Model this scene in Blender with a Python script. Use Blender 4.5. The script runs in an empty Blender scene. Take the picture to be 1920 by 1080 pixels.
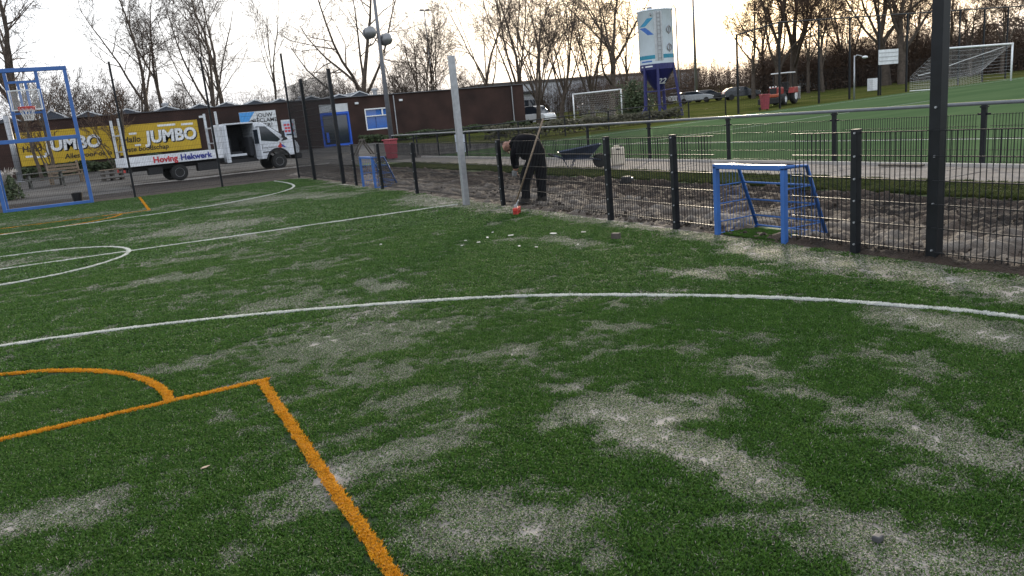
import bpy, bmesh, math, random
import numpy as np
from mathutils import Vector, Matrix, Euler

# ------------------------------------------------------------------ camera, world, sun, exposure
SC = bpy.context.scene
COL = SC.collection
PITCH, ROLL, HEAD = math.radians(12.698), math.radians(5.30), math.radians(26.45)
CAM = Vector((-6.319, -4.276, 1.62))
fwd = Vector((math.sin(HEAD)*math.cos(PITCH), math.cos(HEAD)*math.cos(PITCH), -math.sin(PITCH)))
rt0 = Vector((math.cos(HEAD), -math.sin(HEAD), 0.0))
up0 = rt0.cross(fwd)
rt = rt0*math.cos(ROLL) - up0*math.sin(ROLL)
up = up0*math.cos(ROLL) + rt0*math.sin(ROLL)
cd = bpy.data.cameras.new('camera')
cam = bpy.data.objects.new('camera', cd); COL.objects.link(cam)
cam.matrix_world = Matrix(((rt.x, up.x, -fwd.x, CAM.x), (rt.y, up.y, -fwd.y, CAM.y), (rt.z, up.z, -fwd.z, CAM.z), (0, 0, 0, 1)))
cd.sensor_width = 36.0; cd.lens = 1444.65/1920*36.0
cd.clip_start = 0.05; cd.clip_end = 3000
SC.camera = cam

SUN_AZ, SUN_EL = math.radians(45.0), math.radians(11.0)      # azimuth from +Y towards +X
W = bpy.data.worlds.new('World'); SC.world = W; W.use_nodes = True
wn = W.node_tree.nodes; wl = W.node_tree.links
for n in list(wn): wn.remove(n)
w_out = wn.new('ShaderNodeOutputWorld'); w_bg = wn.new('ShaderNodeBackground')
sky = wn.new('ShaderNodeTexSky'); sky.sky_type = 'NISHITA'; sky.sun_disc = False
sky.sun_elevation = SUN_EL; sky.sun_rotation = SUN_AZ
sky.air_density = 1.0; sky.dust_density = 6.0; sky.ozone_density = 1.0
# thin bright cloud veil: the sky colour pulled towards its own grey
bw = wn.new('ShaderNodeRGBToBW'); mixw = wn.new('ShaderNodeMix'); mixw.data_type = 'RGBA'
wl.new(sky.outputs[0], bw.inputs[0])
mixw.inputs[0].default_value = 0.0
tint = wn.new('ShaderNodeMix'); tint.data_type = 'RGBA'; tint.blend_type = 'MULTIPLY'; tint.inputs[0].default_value = 1.0
wl.new(bw.outputs[0], tint.inputs[6]); tint.inputs[7].default_value = (0.97, 1.03, 1.14, 1)
wl.new(sky.outputs[0], mixw.inputs[6]); wl.new(tint.outputs[2], mixw.inputs[7])
w_bg.inputs[1].default_value = 0.10
veil = wn.new('ShaderNodeMix'); veil.data_type = 'RGBA'; veil.inputs[0].default_value = 0.55      # even high cloud over the whole sky
wl.new(mixw.outputs[2], veil.inputs[6]); veil.inputs[7].default_value = (14.0, 14.7, 15.8, 1)
wl.new(veil.outputs[2], w_bg.inputs[0]); wl.new(w_bg.outputs[0], w_out.inputs[0])
sd = bpy.data.lights.new('sun', 'SUN'); sd.energy = 3.0; sd.angle = math.radians(4); sd.color = (1.0, 0.86, 0.66)
sun = bpy.data.objects.new('sun', sd); COL.objects.link(sun)
sdir = Vector((math.sin(SUN_AZ)*math.cos(SUN_EL), math.cos(SUN_AZ)*math.cos(SUN_EL), math.sin(SUN_EL)))
sun.rotation_euler = sdir.to_track_quat('Z', 'Y').to_euler(); sun.location = (20, 30, 30)
SC.view_settings.view_transform = 'Standard'; SC.view_settings.look = 'None'
SC.view_settings.exposure = .70; SC.view_settings.gamma = 1.0; SC.view_settings.use_curve_mapping = False
SC.cycles.max_bounces = 6; SC.cycles.transparent_max_bounces = 12

# ------------------------------------------------------------------ helpers
R = random.Random(11)
def sm(a, b, x):
    t = np.clip((x-a)/(b-a), 0, 1); return t*t*(3-2*t)
def _h(ix, iy, s):
    n = (ix*374761393 + iy*668265263 + s*974634821) & 0x7fffffff
    n = ((n ^ (n >> 13))*1274126177) & 0x7fffffff
    return ((n ^ (n >> 16)) & 0xffff)/65535.0
def vnoise(x, y, s=0):
    x = np.asarray(x, float); y = np.asarray(y, float)
    ix = np.floor(x).astype(np.int64); iy = np.floor(y).astype(np.int64)
    fx = x-ix; fy = y-iy; fx = fx*fx*(3-2*fx); fy = fy*fy*(3-2*fy)
    return ((_h(ix, iy, s)*(1-fx)+_h(ix+1, iy, s)*fx)*(1-fy) + (_h(ix, iy+1, s)*(1-fx)+_h(ix+1, iy+1, s)*fx)*fy)
def fbm(x, y, s=0, o=4):
    t = 0; a = .5; tot = 0
    for k in range(o):
        t = t+a*vnoise(x*2**k, y*2**k, s+k); tot += a; a *= .5
    return t/tot
def zg(X, Y):
    return np.maximum(.018*np.maximum(0, np.asarray(X, float)-7.5), .013*np.clip(np.asarray(Y, float)-32, 0, 40))
def z0(X, Y): return float(zg(X, Y))

def mat(name, rgb, rough=.6, metal=0.0, var=.12, scale=6.0, bump=0.0, bscale=40.0, spec=.5, alt=None, trans=0.0, detail=4.0, stretch=None):
    m = bpy.data.materials.new(name); m.use_nodes = True
    nt = m.node_tree; b = nt.nodes['Principled BSDF']
    b.inputs['Roughness'].default_value = rough; b.inputs['Metallic'].default_value = metal
    b.inputs['Specular IOR Level'].default_value = spec
    tc = nt.nodes.new('ShaderNodeTexCoord'); src = tc.outputs['Object']
    if stretch:
        mp = nt.nodes.new('ShaderNodeMapping'); mp.inputs['Scale'].default_value = stretch
        nt.links.new(src, mp.inputs[0]); src = mp.outputs[0]
    nz = nt.nodes.new('ShaderNodeTexNoise'); nz.inputs['Scale'].default_value = scale; nz.inputs['Detail'].default_value = detail
    nt.links.new(src, nz.inputs['Vector'])
    cr = nt.nodes.new('ShaderNodeValToRGB')
    c2 = alt if alt else tuple(min(1, c*(1+var)) for c in rgb)
    c1 = rgb if alt else tuple(c*(1-var) for c in rgb)
    cr.color_ramp.elements[0].position = .32; cr.color_ramp.elements[1].position = .68
    cr.color_ramp.elements[0].color = (*c1, 1); cr.color_ramp.elements[1].color = (*c2, 1)
    nt.links.new(nz.outputs[0], cr.inputs[0]); nt.links.new(cr.outputs[0], b.inputs['Base Color'])
    if bump:
        n2 = nt.nodes.new('ShaderNodeTexNoise'); n2.inputs['Scale'].default_value = bscale; n2.inputs['Detail'].default_value = 5
        nt.links.new(src, n2.inputs['Vector'])
        bp = nt.nodes.new('ShaderNodeBump'); bp.inputs['Strength'].default_value = bump; bp.inputs['Distance'].default_value = .02
        nt.links.new(n2.outputs[0], bp.inputs['Height']); nt.links.new(bp.outputs[0], b.inputs['Normal'])
    if trans: b.inputs['Transmission Weight'].default_value = trans
    return m

class MB:
    def __init__(s): s.v = []; s.f = []; s.n = 0
    def add(s, vs, fs):
        s.v.extend(vs); k = s.n; s.f.extend([tuple(i+k for i in f) for f in fs]); s.n += len(vs); return s
    def box(s, c, d, rz=0.0, M=None):
        x, y, z = d[0]/2, d[1]/2, d[2]/2
        P = [Vector((i*x, j*y, k*z)) for k in (-1, 1) for i, j in ((-1, -1), (1, -1), (1, 1), (-1, 1))]
        if rz: M = Matrix.Rotation(rz, 4, 'Z')
        if M is not None: P = [M @ p for p in P]
        c = Vector(c); P = [tuple(p+c) for p in P]
        return s.add(P, [(3, 2, 1, 0), (4, 5, 6, 7), (0, 1, 5, 4), (1, 2, 6, 5), (2, 3, 7, 6), (3, 0, 4, 7)])
    def bar(s, a, b, w, h=None):                                     # square bar between two points
        a = Vector(a); b = Vector(b); d = b-a; L = d.length
        q = d.to_track_quat('Z', 'Y').to_matrix().to_4x4()
        return s.box((a+b)/2, (w, h or w, L), M=q)
    def tube(s, pts, r, n=6, cap=True):
        pts = [np.array(p, float) for p in pts]; k = len(pts)
        rs = r if hasattr(r, '__len__') else [r]*k
        vs = []; u = None
        for i in range(k):
            d = pts[min(i+1, k-1)]-pts[max(i-1, 0)]; d = d/(math.sqrt(d @ d)+1e-9)
            if u is None:
                a = np.array((0, 0, 1.)) if abs(d[2]) < .9 else np.array((1., 0, 0))
            else: a = u
            u = a-d*(a @ d); u = u/(math.sqrt(u @ u)+1e-9)
            w = np.array((d[1]*u[2]-d[2]*u[1], d[2]*u[0]-d[0]*u[2], d[0]*u[1]-d[1]*u[0]))
            for j in range(n):
                t = 2*math.pi*j/n; q = pts[i]+rs[i]*(math.cos(t)*u+math.sin(t)*w); vs.append((q[0], q[1], q[2]))
        fs = [(i*n+j, i*n+(j+1) % n, (i+1)*n+(j+1) % n, (i+1)*n+j) for i in range(k-1) for j in range(n)]
        if cap: fs += [tuple(range(n-1, -1, -1)), tuple((k-1)*n+j for j in range(n))]
        return s.add(vs, fs)
    def lathe(s, prof, n=24, c=(0, 0, 0), M=None):                    # prof: (r, z)
        vs = []; c = Vector(c)
        for r_, z_ in prof:
            for j in range(n):
                t = 2*math.pi*j/n; p = Vector((r_*math.cos(t), r_*math.sin(t), z_))
                if M is not None: p = M @ p
                vs.append(tuple(p+c))
        k = len(prof)
        fs = [(i*n+j, i*n+(j+1) % n, (i+1)*n+(j+1) % n, (i+1)*n+j) for i in range(k-1) for j in range(n)]
        fs += [tuple(range(n-1, -1, -1)), tuple((k-1)*n+j for j in range(n))]
        return s.add(vs, fs)
    def prism(s, poly, a, b, axis='y'):                               # poly in the plane across axis, extruded a..b
        n = len(poly)
        def P(p, t): return {'y': (p[0], t, p[1]), 'x': (t, p[0], p[1]), 'z': (p[0], p[1], t)}[axis]
        vs = [P(p, a) for p in poly]+[P(p, b) for p in poly]
        fs = [tuple(range(n)), tuple(range(2*n-1, n-1, -1))]+[(i, n+i, n+(i+1) % n, (i+1) % n) for i in range(n)]
        return s.add(vs, fs)
    def sphere(s, c, r, n=12, m=8, sc=(1, 1, 1)):
        prof = [(max(1e-3, r*math.sin(math.pi*i/m)), -r*math.cos(math.pi*i/m)) for i in range(m+1)]
        return s.lathe(prof, n, c, Matrix.Diagonal((*sc, 1)))
    def mesh(s, name, m, bevel=0.0, smooth=False, fix=False):
        me = bpy.data.meshes.new(name); me.from_pydata(s.v, [], s.f); 
        if bevel or fix:
            bm = bmesh.new(); bm.from_mesh(me)
            bmesh.ops.recalc_face_normals(bm, faces=bm.faces[:])
            if bevel:
                es = [e for e in bm.edges if len(e.link_faces) == 2 and e.calc_face_angle(0) > .5]
                bmesh.ops.bevel(bm, geom=es, offset=bevel, segments=2, profile=.6, affect='EDGES', clamp_overlap=True)
            bm.to_mesh(me); bm.free()
        if m: me.materials.append(m)
        if smooth: me.polygons.foreach_set('use_smooth', [True]*len(me.polygons))
        me.update(); return me
    def build(s, name, m, parent=None, bevel=0.0, smooth=False, fix=True, loc=None):
        return link(name, s.mesh(name, m, bevel, smooth, fix), parent, loc)
def link(name, me, parent=None, loc=None):
    o = bpy.data.objects.new(name, me); COL.objects.link(o)
    if parent: o.parent = parent
    if loc is not None: o.location = loc
    return o
def tag(o, label=None, cat=None, group=None, kind=None):
    if label: o['label'] = label
    if cat: o['category'] = cat
    if group: o['group'] = group
    if kind: o['kind'] = kind
    return o
def thing(name, label, cat, loc=(0, 0, 0), rz=0.0, group=None):
    o = bpy.data.objects.new(name, None); COL.objects.link(o); o.empty_display_size = .2
    o.location = loc; o.rotation_euler = (0, 0, rz); return tag(o, label, cat, group)
def copy_tree(o, parent=None):
    c = o.copy(); COL.objects.link(c)
    if parent: c.parent = parent
    for ch in list(o.children): copy_tree(ch, c)
    return c
def text_mesh(body, size, bold=0.0, shear=0.0, extrude=.004, align='CENTER', sx=1.0):
    cu = bpy.data.curves.new('lettering', 'FONT'); cu.body = body; cu.size = size; cu.offset = bold; cu.shear = shear
    cu.extrude = extrude; cu.align_x = align; cu.align_y = 'CENTER'; cu.resolution_u = 3
    o = bpy.data.objects.new('lettering', cu); COL.objects.link(o)
    bpy.context.view_layer.update()
    dg = bpy.context.evaluated_depsgraph_get()
    me = bpy.data.meshes.new_from_object(o.evaluated_get(dg))
    bpy.data.objects.remove(o); bpy.data.curves.remove(cu)
    if sx != 1.0: me.transform(Matrix.Diagonal((sx, 1, 1, 1)))
    return me
STAND = Matrix.Rotation(math.pi/2, 4, 'X')                             # text upright, facing -Y
def lettering(body, size, m, parent, loc, M=STAND, **k):
    me = text_mesh(body, size, **k); me.transform(Matrix.Translation(loc) @ M)
    me.materials.clear(); me.materials.append(m); return link('lettering', me, parent)
def grid(name, xs, ys, zf, m):
    xs = np.asarray(xs, float); ys = np.asarray(ys, float); X, Y = np.meshgrid(xs, ys); Z = zf(X, Y)
    nx, ny = len(xs), len(ys); co = np.stack([X, Y, Z], -1).reshape(-1, 3).astype(np.float32)
    i = (np.arange(ny-1)[:, None]*nx+np.arange(nx-1)[None, :]).ravel()
    fc = np.stack([i, i+1, i+nx+1, i+nx], 1).astype(np.int32)
    me = bpy.data.meshes.new(name); me.vertices.add(len(co)); me.vertices.foreach_set('co', co.ravel())
    me.loops.add(fc.size); me.loops.foreach_set('vertex_index', fc.ravel()); me.polygons.add(len(fc))
    me.polygons.foreach_set('loop_start', np.arange(0, fc.size, 4, dtype=np.int32)); me.update(calc_edges=True)
    me.polygons.foreach_set('use_smooth', np.ones(len(fc), bool)); me.materials.append(m)
    return me, X, Y
def structure(o): o['kind'] = 'structure'; return o

# ------------------------------------------------------------------ materials
ANTH = mat('anthracite_coating', (.008, .0095, .012), .45, var=.25, scale=9, spec=.25)
WIRE = mat('coated_wire', (.010, .011, .013), .52, spec=.2)
WIREB = mat('galvanised_wire', (.16, .16, .17), .3, .6, spec=.7)
GALV = mat('galvanised_steel', (.33, .34, .36), .42, .55, var=.12, scale=14)
ALU = mat('brushed_aluminium', (.55, .57, .6), .35, .5, var=.08, scale=20)
BLUE = mat('blue_powder_coat', (.028, .105, .33), .42, var=.12, scale=5)
NETW = mat('white_net', (.6, .6, .6), .8)
RED = mat('red_paint', (.45, .03, .02), .45)
CLEAR = mat('scuffed_perspex', (.62, .64, .66), .3, spec=.4)
WHITE = mat('white_paint', (.72, .74, .76), .35, var=.05)
WHITED = mat('weathered_white_paint', (.62, .64, .66), .5, var=.14, scale=3)
BLACK = mat('black_plastic', (.007, .007, .008), .6)
RUBBER = mat('tyre_rubber', (.018, .018, .018), .85)
GLASS = mat('dark_window_glass', (.02, .028, .04), .05, spec=.8)
MASTG = mat('dull_grey_mast_paint', (.12, .125, .14), .55, .2)
STEEL = mat('dull_steel', (.22, .22, .23), .45, .7)
WOOD = mat('pale_wood', (.17, .125, .085), .7, var=.25, scale=5, stretch=(1, 8, 8))
WOODD = mat('weathered_dark_wood', (.07, .06, .05), .8, var=.3, scale=5)
SKIN = mat('skin', (.42, .22, .16), .5)
JACKET = mat('black_jacket_cloth', (.006, .006, .0075), .9, spec=.08, var=.3, scale=12, bump=.25, bscale=25)
TROUSER = mat('dark_trouser_cloth', (.009, .009, .011), .9, spec=.08, var=.3, scale=12, bump=.2, bscale=25)
BARK = mat('grey_brown_bark', (.075, .058, .045), .9, var=.35, scale=4, bump=.5, bscale=20)
TWIG = mat('brown_twigs', (.07, .05, .038), .9, var=.3, scale=2)
TWIGR = mat('reddish_brown_twigs', (.09, .055, .035), .9, var=.3, scale=2)

# ------------------------------------------------------------------ ground, court, field, strips
def ramp_mat(name, cols, attr, rough=.9, bump=.6, bscale=60, nz_amt=.35, nscale=14, bdist=.02):
    """colour by a vertex attribute (kind of soil / amount of sand / painted shade of hollows) broken up by noise"""
    m = bpy.data.materials.new(name); m.use_nodes = True; nt = m.node_tree; b = nt.nodes['Principled BSDF']
    b.inputs['Roughness'].default_value = rough; b.inputs['Specular IOR Level'].default_value = .25
    at = nt.nodes.new('ShaderNodeAttribute'); at.attribute_name = attr
    tc = nt.nodes.new('ShaderNodeTexCoord'); nz = nt.nodes.new('ShaderNodeTexNoise')
    nz.inputs['Scale'].default_value = nscale; nz.inputs['Detail'].default_value = 7; nz.inputs['Roughness'].default_value = .65
    nt.links.new(tc.outputs['Object'], nz.inputs['Vector'])
    ma = nt.nodes.new('ShaderNodeMath'); ma.operation = 'MULTIPLY_ADD'
    ma.inputs[1].default_value = nz_amt*2; ma.inputs[2].default_value = -nz_amt
    nt.links.new(nz.outputs[0], ma.inputs[0])
    ad = nt.nodes.new('ShaderNodeMath'); ad.operation = 'ADD'
    nt.links.new(at.outputs['Fac'], ad.inputs[0]); nt.links.new(ma.outputs[0], ad.inputs[1])
    cr = nt.nodes.new('ShaderNodeValToRGB'); el = cr.color_ramp.elements
    while len(el) < len(cols): el.new(.5)
    for e, (p, c) in zip(el, cols): e.position = p; e.color = (*c, 1)
    nt.links.new(ad.outputs[0], cr.inputs[0]); nt.links.new(cr.outputs[0], b.inputs['Base Color'])
    n2 = nt.nodes.new('ShaderNodeTexNoise'); n2.inputs['Scale'].default_value = bscale; n2.inputs['Detail'].default_value = 6
    nt.links.new(tc.outputs['Object'], n2.inputs['Vector'])
    bp = nt.nodes.new('ShaderNodeBump'); bp.inputs['Strength'].default_value = bump; bp.inputs['Distance'].default_value = bdist
    nt.links.new(n2.outputs[0], bp.inputs['Height']); nt.links.new(bp.outputs[0], b.inputs['Normal'])
    return m
def set_attr(me, name, val):
    a = me.attributes.new(name, 'FLOAT', 'POINT'); a.data.foreach_set('value', np.asarray(val, np.float32).ravel())

# the far ground: one sheet
gx = np.concatenate([-np.geomspace(900, 40, 14), np.arange(-36, 110, 2.0), np.geomspace(112, 1200, 14)])
gy = np.concatenate([-np.geomspace(500, 40, 10), np.arange(-36, 110, 2.0), np.geomspace(112, 1500, 14)])
GROUND = mat('rough_grass_ground', (.042, .055, .012), 1.0, var=.3, scale=.35, bump=.15, bscale=9, spec=.0, alt=(.085, .085, .028), detail=8)
me, X, Y = grid('ground', gx, gy, lambda X, Y: zg(X, Y)-.05, GROUND)
structure(link('ground', me))

# dirt strip beyond the side fence, churned and sandy
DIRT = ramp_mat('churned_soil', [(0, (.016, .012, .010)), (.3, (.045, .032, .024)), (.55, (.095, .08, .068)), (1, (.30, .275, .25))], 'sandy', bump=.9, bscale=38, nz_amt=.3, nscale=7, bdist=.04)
def dirt_h(X, Y):
    h = .14*(fbm(X*1.6, Y*1.6, 3, 5)-.45)+.12*(fbm(X*4.5, Y*4.5, 9, 3)-.5)+.09*(fbm(X*13, Y*13, 13, 2)-.5)
    h = h+.05*sm(.6, .8, fbm(X*3+7, Y*2.2, 21, 3))
    tr = np.exp(-((X-2.95-.05*np.sin(Y*.7))/.16)**2)
    h = h+tr*(.035*np.sign(np.sin(Y*2*math.pi/.11+np.abs(X-2.95)*18))*1.0-.02)
    e = np.exp(-((X-.0)/.10)**2)*sm(3.6, 1.2, Y)
    h = h*sm(-.2, .15, X)+e*(.09*fbm(X*14, Y*11, 5, 4)-.0)
    return h*sm(3.55, 3.2, X)+.022-.03*sm(-.1, -.2, X)
dx = np.concatenate([np.arange(-.22, 3.7, .045)]); dy = np.concatenate([np.arange(-4, 9, .045), np.arange(9, 16, .07), np.arange(16, 27.5, .12)])
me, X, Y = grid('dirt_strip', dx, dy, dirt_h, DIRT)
sand = .42-.40*sm(1.1, 2.1, X+.5*(fbm(X*.8, Y*.8, 31)-.5))+.25*(fbm(X*1.5, Y*1.1, 33)-.5)+3.4*(np.clip(dirt_h(X, Y), -.08, .1)-.01)  # sand amount, plus shade of the pits put into the colour by height
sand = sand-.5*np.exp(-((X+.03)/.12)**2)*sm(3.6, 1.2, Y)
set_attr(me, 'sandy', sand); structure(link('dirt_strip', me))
# dark soil between the court and the truck
me, X, Y = grid('soil_strip', np.arange(-5.6, 3.3, .15), np.arange(25.0, 33.9, .12), lambda X, Y: zg(X, Y)+.10*(fbm(X*1.2, Y*1.2, 41, 4)-.45)+.01, DIRT)
set_attr(me, 'sandy', .06+.3*(fbm(X*.5, Y*.9, 44)-.5)+.35*np.exp(-((Y-25.1)/.25)**2)); structure(link('soil_strip', me))
ASPH = mat('grey_path_paving', (.05, .047, .045), .95, var=.2, scale=.5, bump=.3, bscale=60, spec=.1, alt=(.10, .095, .09))
for x0_, x1_, y0_, y1_, nm in ((-40, -5.6, 29.4, 58, 'paved_yard'), (-5.6, 3.3, 33.85, 58, 'paved_yard'), (3.3, 13, 30.5, 58, 'paved_yard')):
    me, X, Y = grid(nm, np.linspace(x0_, x1_, 12), np.linspace(y0_, y1_, 24), lambda X, Y: zg(X, Y)+.014, ASPH); structure(link(nm, me))
me, X, Y = grid('soil_strip', np.arange(-17, -5.55, .2), np.arange(25.0, 29.5, .12), lambda X, Y: zg(X, Y)+.10*(fbm(X*1.2, Y*1.2, 41, 4)-.45)+.01, DIRT)
set_attr(me, 'sandy', .06+.3*(fbm(X*.5, Y*.9, 44)-.5)+.35*np.exp(-((Y-25.1)/.25)**2)); structure(link('soil_strip', me))
structure(MB().box((-1.1, 33.85, .03+.013*1.85), (8.8, .12, .07)).build('kerb', mat('path_kerb_concrete', (.33, .31, .29), .85, scale=3)))
GRASSM = mat('verge_grass', (.03, .04, .012), .95, var=.3, scale=2, bump=.9, bscale=30, alt=(.06, .085, .02))
me, X, Y = grid('grass_strip', np.arange(3.4, 4.75, .06), np.arange(-4, 30, .1), lambda X, Y: .025+.04*fbm(X*6, Y*6, 51)*np.sin(np.clip((X-3.4)/1.3, 0, 1)*math.pi), GRASSM); structure(link('grass_strip', me))
# pavement of concrete slabs beside the sports field
PAVE = mat('concrete_slab', (.135, .12, .108), .9, var=.18, scale=2.2, bump=.25, bscale=70, spec=.2, alt=(.20, .18, .165))
pv = structure(MB().box((5.66, 12, .0), (1.96, 36, .05)).build('pavement', mat('joint_sand', (.10, .09, .08), .95)))
slab = MB().box((0, 0, 0), (.635, .6, .05)).mesh('slab', PAVE, bevel=.006)
for j in range(40):
    for i in range(3):
        o = link('slab', slab, pv, (5.015+i*.645+R.uniform(-.003, .003), -2.5+j*.61+R.uniform(-.004, .004), .018+R.uniform(-.004, .005)))
        o.rotation_euler = (R.uniform(-.006, .006), R.uniform(-.006, .006), R.choice((0, math.pi))+R.uniform(-.006, .006))
structure(MB().box((6.7, 12, .035), (.1, 36, .11)).build('kerb', mat('kerb_concrete', (.33, .31, .29), .85, scale=3), bevel=.01))
DIRTC = mat('dark_clod_soil', (.03, .023, .018), 1.0, var=.4, scale=30, bump=.6, bscale=60, spec=.1, alt=(.085, .072, .06))
# the big artificial sports field and its lines
FIELD = mat('sports_field_turf', (.055, .092, .042), 1.0, var=.18, scale=.35, stretch=(.4, 1.6, 1), bump=.15, bscale=120, alt=(.078, .118, .056), spec=.0)
me, X, Y = grid('sports_field', np.arange(6.76, 90, 1.0), np.arange(-45, 31.0, 1.0), lambda X, Y: zg(X, Y)+.03, FIELD); structure(link('sports_field', me))
LINEW = mat('white_turf_line', (.62, .64, .62), .85, var=.12, scale=20)
LINEY = mat('yellow_turf_line', (.5, .23, .014), .85, var=.15, scale=20)
LINEF = mat('dull_white_field_line', (.34, .37, .33), .9, var=.2, scale=3)
def field_line(x0, y0, x1, y1, w=.09, m=LINEF, name='white_line'):
    n = 12; b = MB(); d = Vector((x1-x0, y1-y0, 0)).normalized(); q = Vector((-d.y, d.x, 0))*w/2; vs = []
    for i in range(n+1):
        t = i/n; x, y = x0+(x1-x0)*t, y0+(y1-y0)*t
        for s in (1, -1): vs.append((x+q.x*s, y+q.y*s, z0(x+q.x*s, y+q.y*s)+.036))
    b.add(vs, [(2*i, 2*i+1, 2*i+3, 2*i+2) for i in range(n)]); structure(b.build(name, m, fix=False))
field_line(11.3, -40, 11.3, 28.4); field_line(11.3, 28.4, 80, 28.4); field_line(11.3, 20, 30, 20); field_line(26, 28.3, 26, 12, m=mat('faded_yellow_line', (.45, .42, .1), .85))
field_line(26, 12, 80, 12)

# ---- the court: sheet with brushed-in sand, tufts standing on it
PATCH = np.array([(-4.21,-0.91,-4.12,-2.02,0.13,1.00),(-4.22,-1.00,-3.81,-1.25,0.13,0.90),(-3.24,-1.91,-3.23,-2.50,0.14,0.95),(-1.65,-0.89,-1.66,-1.75,0.15,1.30),(-4.18,-2.52,-4.03,-2.84,0.15,1.00),(-2.46,-1.30,-2.48,-1.66,0.16,0.60),(-2.82,-1.23,-2.42,-1.20,0.10,0.40),(-0.59,1.76,-0.57,0.99,0.20,1.20),(-0.59,0.78,-0.45,-0.25,0.23,1.20),(-0.55,-0.32,-0.61,-1.15,0.22,1.20),(-1.71,1.44,-1.64,1.07,0.14,0.80),(-3.16,-0.92,-3.12,-1.14,0.11,0.60),(-3.28,-1.37,-3.25,-1.49,0.07,0.80),(-2.80,-1.76,-3.00,-2.18,0.09,0.35),(-4.31,0.36,-4.01,0.29,0.11,0.80),(-5.14,1.48,-4.70,1.53,0.41,0.90),(-4.71,2.09,-4.41,2.14,0.21,0.80),(-5.30,3.37,-4.82,3.45,0.29,0.70),(-4.94,3.12,-4.66,3.02,0.17,0.70),(-4.17,3.57,-4.04,3.07,0.13,0.90),(-5.60,-0.81,-5.05,-0.76,0.13,1.00),(-5.05,-0.76,-4.74,-0.56,0.07,0.70),(-5.21,0.61,-4.87,0.51,0.16,0.70),(-5.05,-0.19,-4.77,-0.16,0.14,0.60),(-4.66,0.46,-4.39,0.44,0.13,0.50),(-5.34,-1.57,-5.01,-1.87,0.18,0.80),(-5.34,-1.82,-4.98,-1.94,0.11,0.60),(-6.14,1.82,-5.80,1.80,0.14,0.70),(-5.74,1.96,-5.58,1.91,0.10,0.50),(-6.92,-0.32,-6.72,-0.38,0.18,0.50),(-6.55,-0.32,-6.50,0.07,0.04,0.50),(-6.20,-1.26,-6.08,-1.30,0.04,0.50),(-5.12,11.61,-4.47,11.47,0.70,1.00),(-4.91,10.42,-4.62,10.57,0.44,0.60),(-6.01,6.03,-5.59,5.89,0.24,0.80),(-5.85,7.53,-5.07,7.42,0.39,0.60),(-2.93,16.75,-2.45,16.37,0.80,1.10),(-1.72,15.63,-1.43,15.16,0.48,1.10),(-4.04,14.50,-3.72,14.23,0.36,0.80),(-3.22,19.99,-2.87,19.74,0.52,0.80),(-1.07,19.31,-0.42,18.10,0.46,0.60),(-0.30,18.53,0.11,15.76,0.26,0.80),(-3.30,0.29,-3.06,0.13,0.12,0.70),(-3.74,0.23,-3.46,0.12,0.11,0.60),(-4.17,-0.54,-4.12,-0.69,0.07,0.70),(-1.48,4.11,-1.45,3.42,0.13,0.90),(-1.87,4.69,-1.57,4.37,0.16,0.70),(-0.68,11.89,-0.42,10.09,0.27,1.20),(-0.79,10.93,-0.57,8.73,0.23,1.00),(-0.64,8.58,-0.54,7.27,0.19,0.90),(-0.23,6.91,-0.31,5.46,0.12,0.80),(-0.36,5.24,-0.30,3.36,0.14,0.70),(-0.27,3.39,-0.39,1.89,0.14,0.80),(-0.34,10.86,-0.33,9.52,0.12,1.20),(-4.61,3.21,-4.13,3.71,0.18,0.35),(-5.58,4.30,-4.92,4.26,0.37,0.40),(-8.11,10.15,-7.68,10.25,0.38,0.60),(-8.83,19.61,-7.20,18.79,0.69,0.50),(-7.21,19.38,-5.33,17.68,0.58,0.50),(-5.96,17.92,-3.54,19.28,0.50,0.40),(-8.49,13.87,-7.73,13.56,0.63,0.40),(-6.58,14.95,-5.25,13.62,0.38,0.40),(-4.82,9.34,-4.01,8.99,0.43,0.50),(-4.47,6.60,-3.59,6.54,0.35,0.35),(-4.17,4.17,-3.58,3.86,0.25,0.30),(-4.09,-0.58,-4.04,-0.25,0.04,0.40),(-2.77,-0.20,-2.64,-0.67,0.09,0.40),(-3.60,1.54,-3.07,1.09,0.13,0.35),(-2.54,0.91,-2.10,0.75,0.12,0.35),(-1.33,1.42,-1.43,0.82,0.10,0.50),(-1.70,-0.04,-1.72,-0.89,0.10,0.30),(-4.54,2.03,-4.55,1.19,0.07,0.30),(-6.30,0.99,-6.00,0.29,0.08,0.20),(-5.85,-0.27,-5.78,-0.17,0.05,0.35),(-5.85,-1.03,-5.67,-1.05,0.10,0.25),(-3.52,-0.15,-3.17,-0.40,0.08,0.50),(-3.58,-2.44,-3.47,-2.72,0.08,0.40),(-4.52,-2.23,-4.25,-2.23,0.08,0.20),(-4.26,6.95,-3.41,7.18,0.30,0.45),(-5.26,8.37,-4.67,8.67,0.27,0.50),(-4.44,5.42,-3.93,5.28,0.25,0.45),(-7.04,3.62,-6.52,3.57,0.14,0.30),]).reshape(-1, 6)
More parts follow.
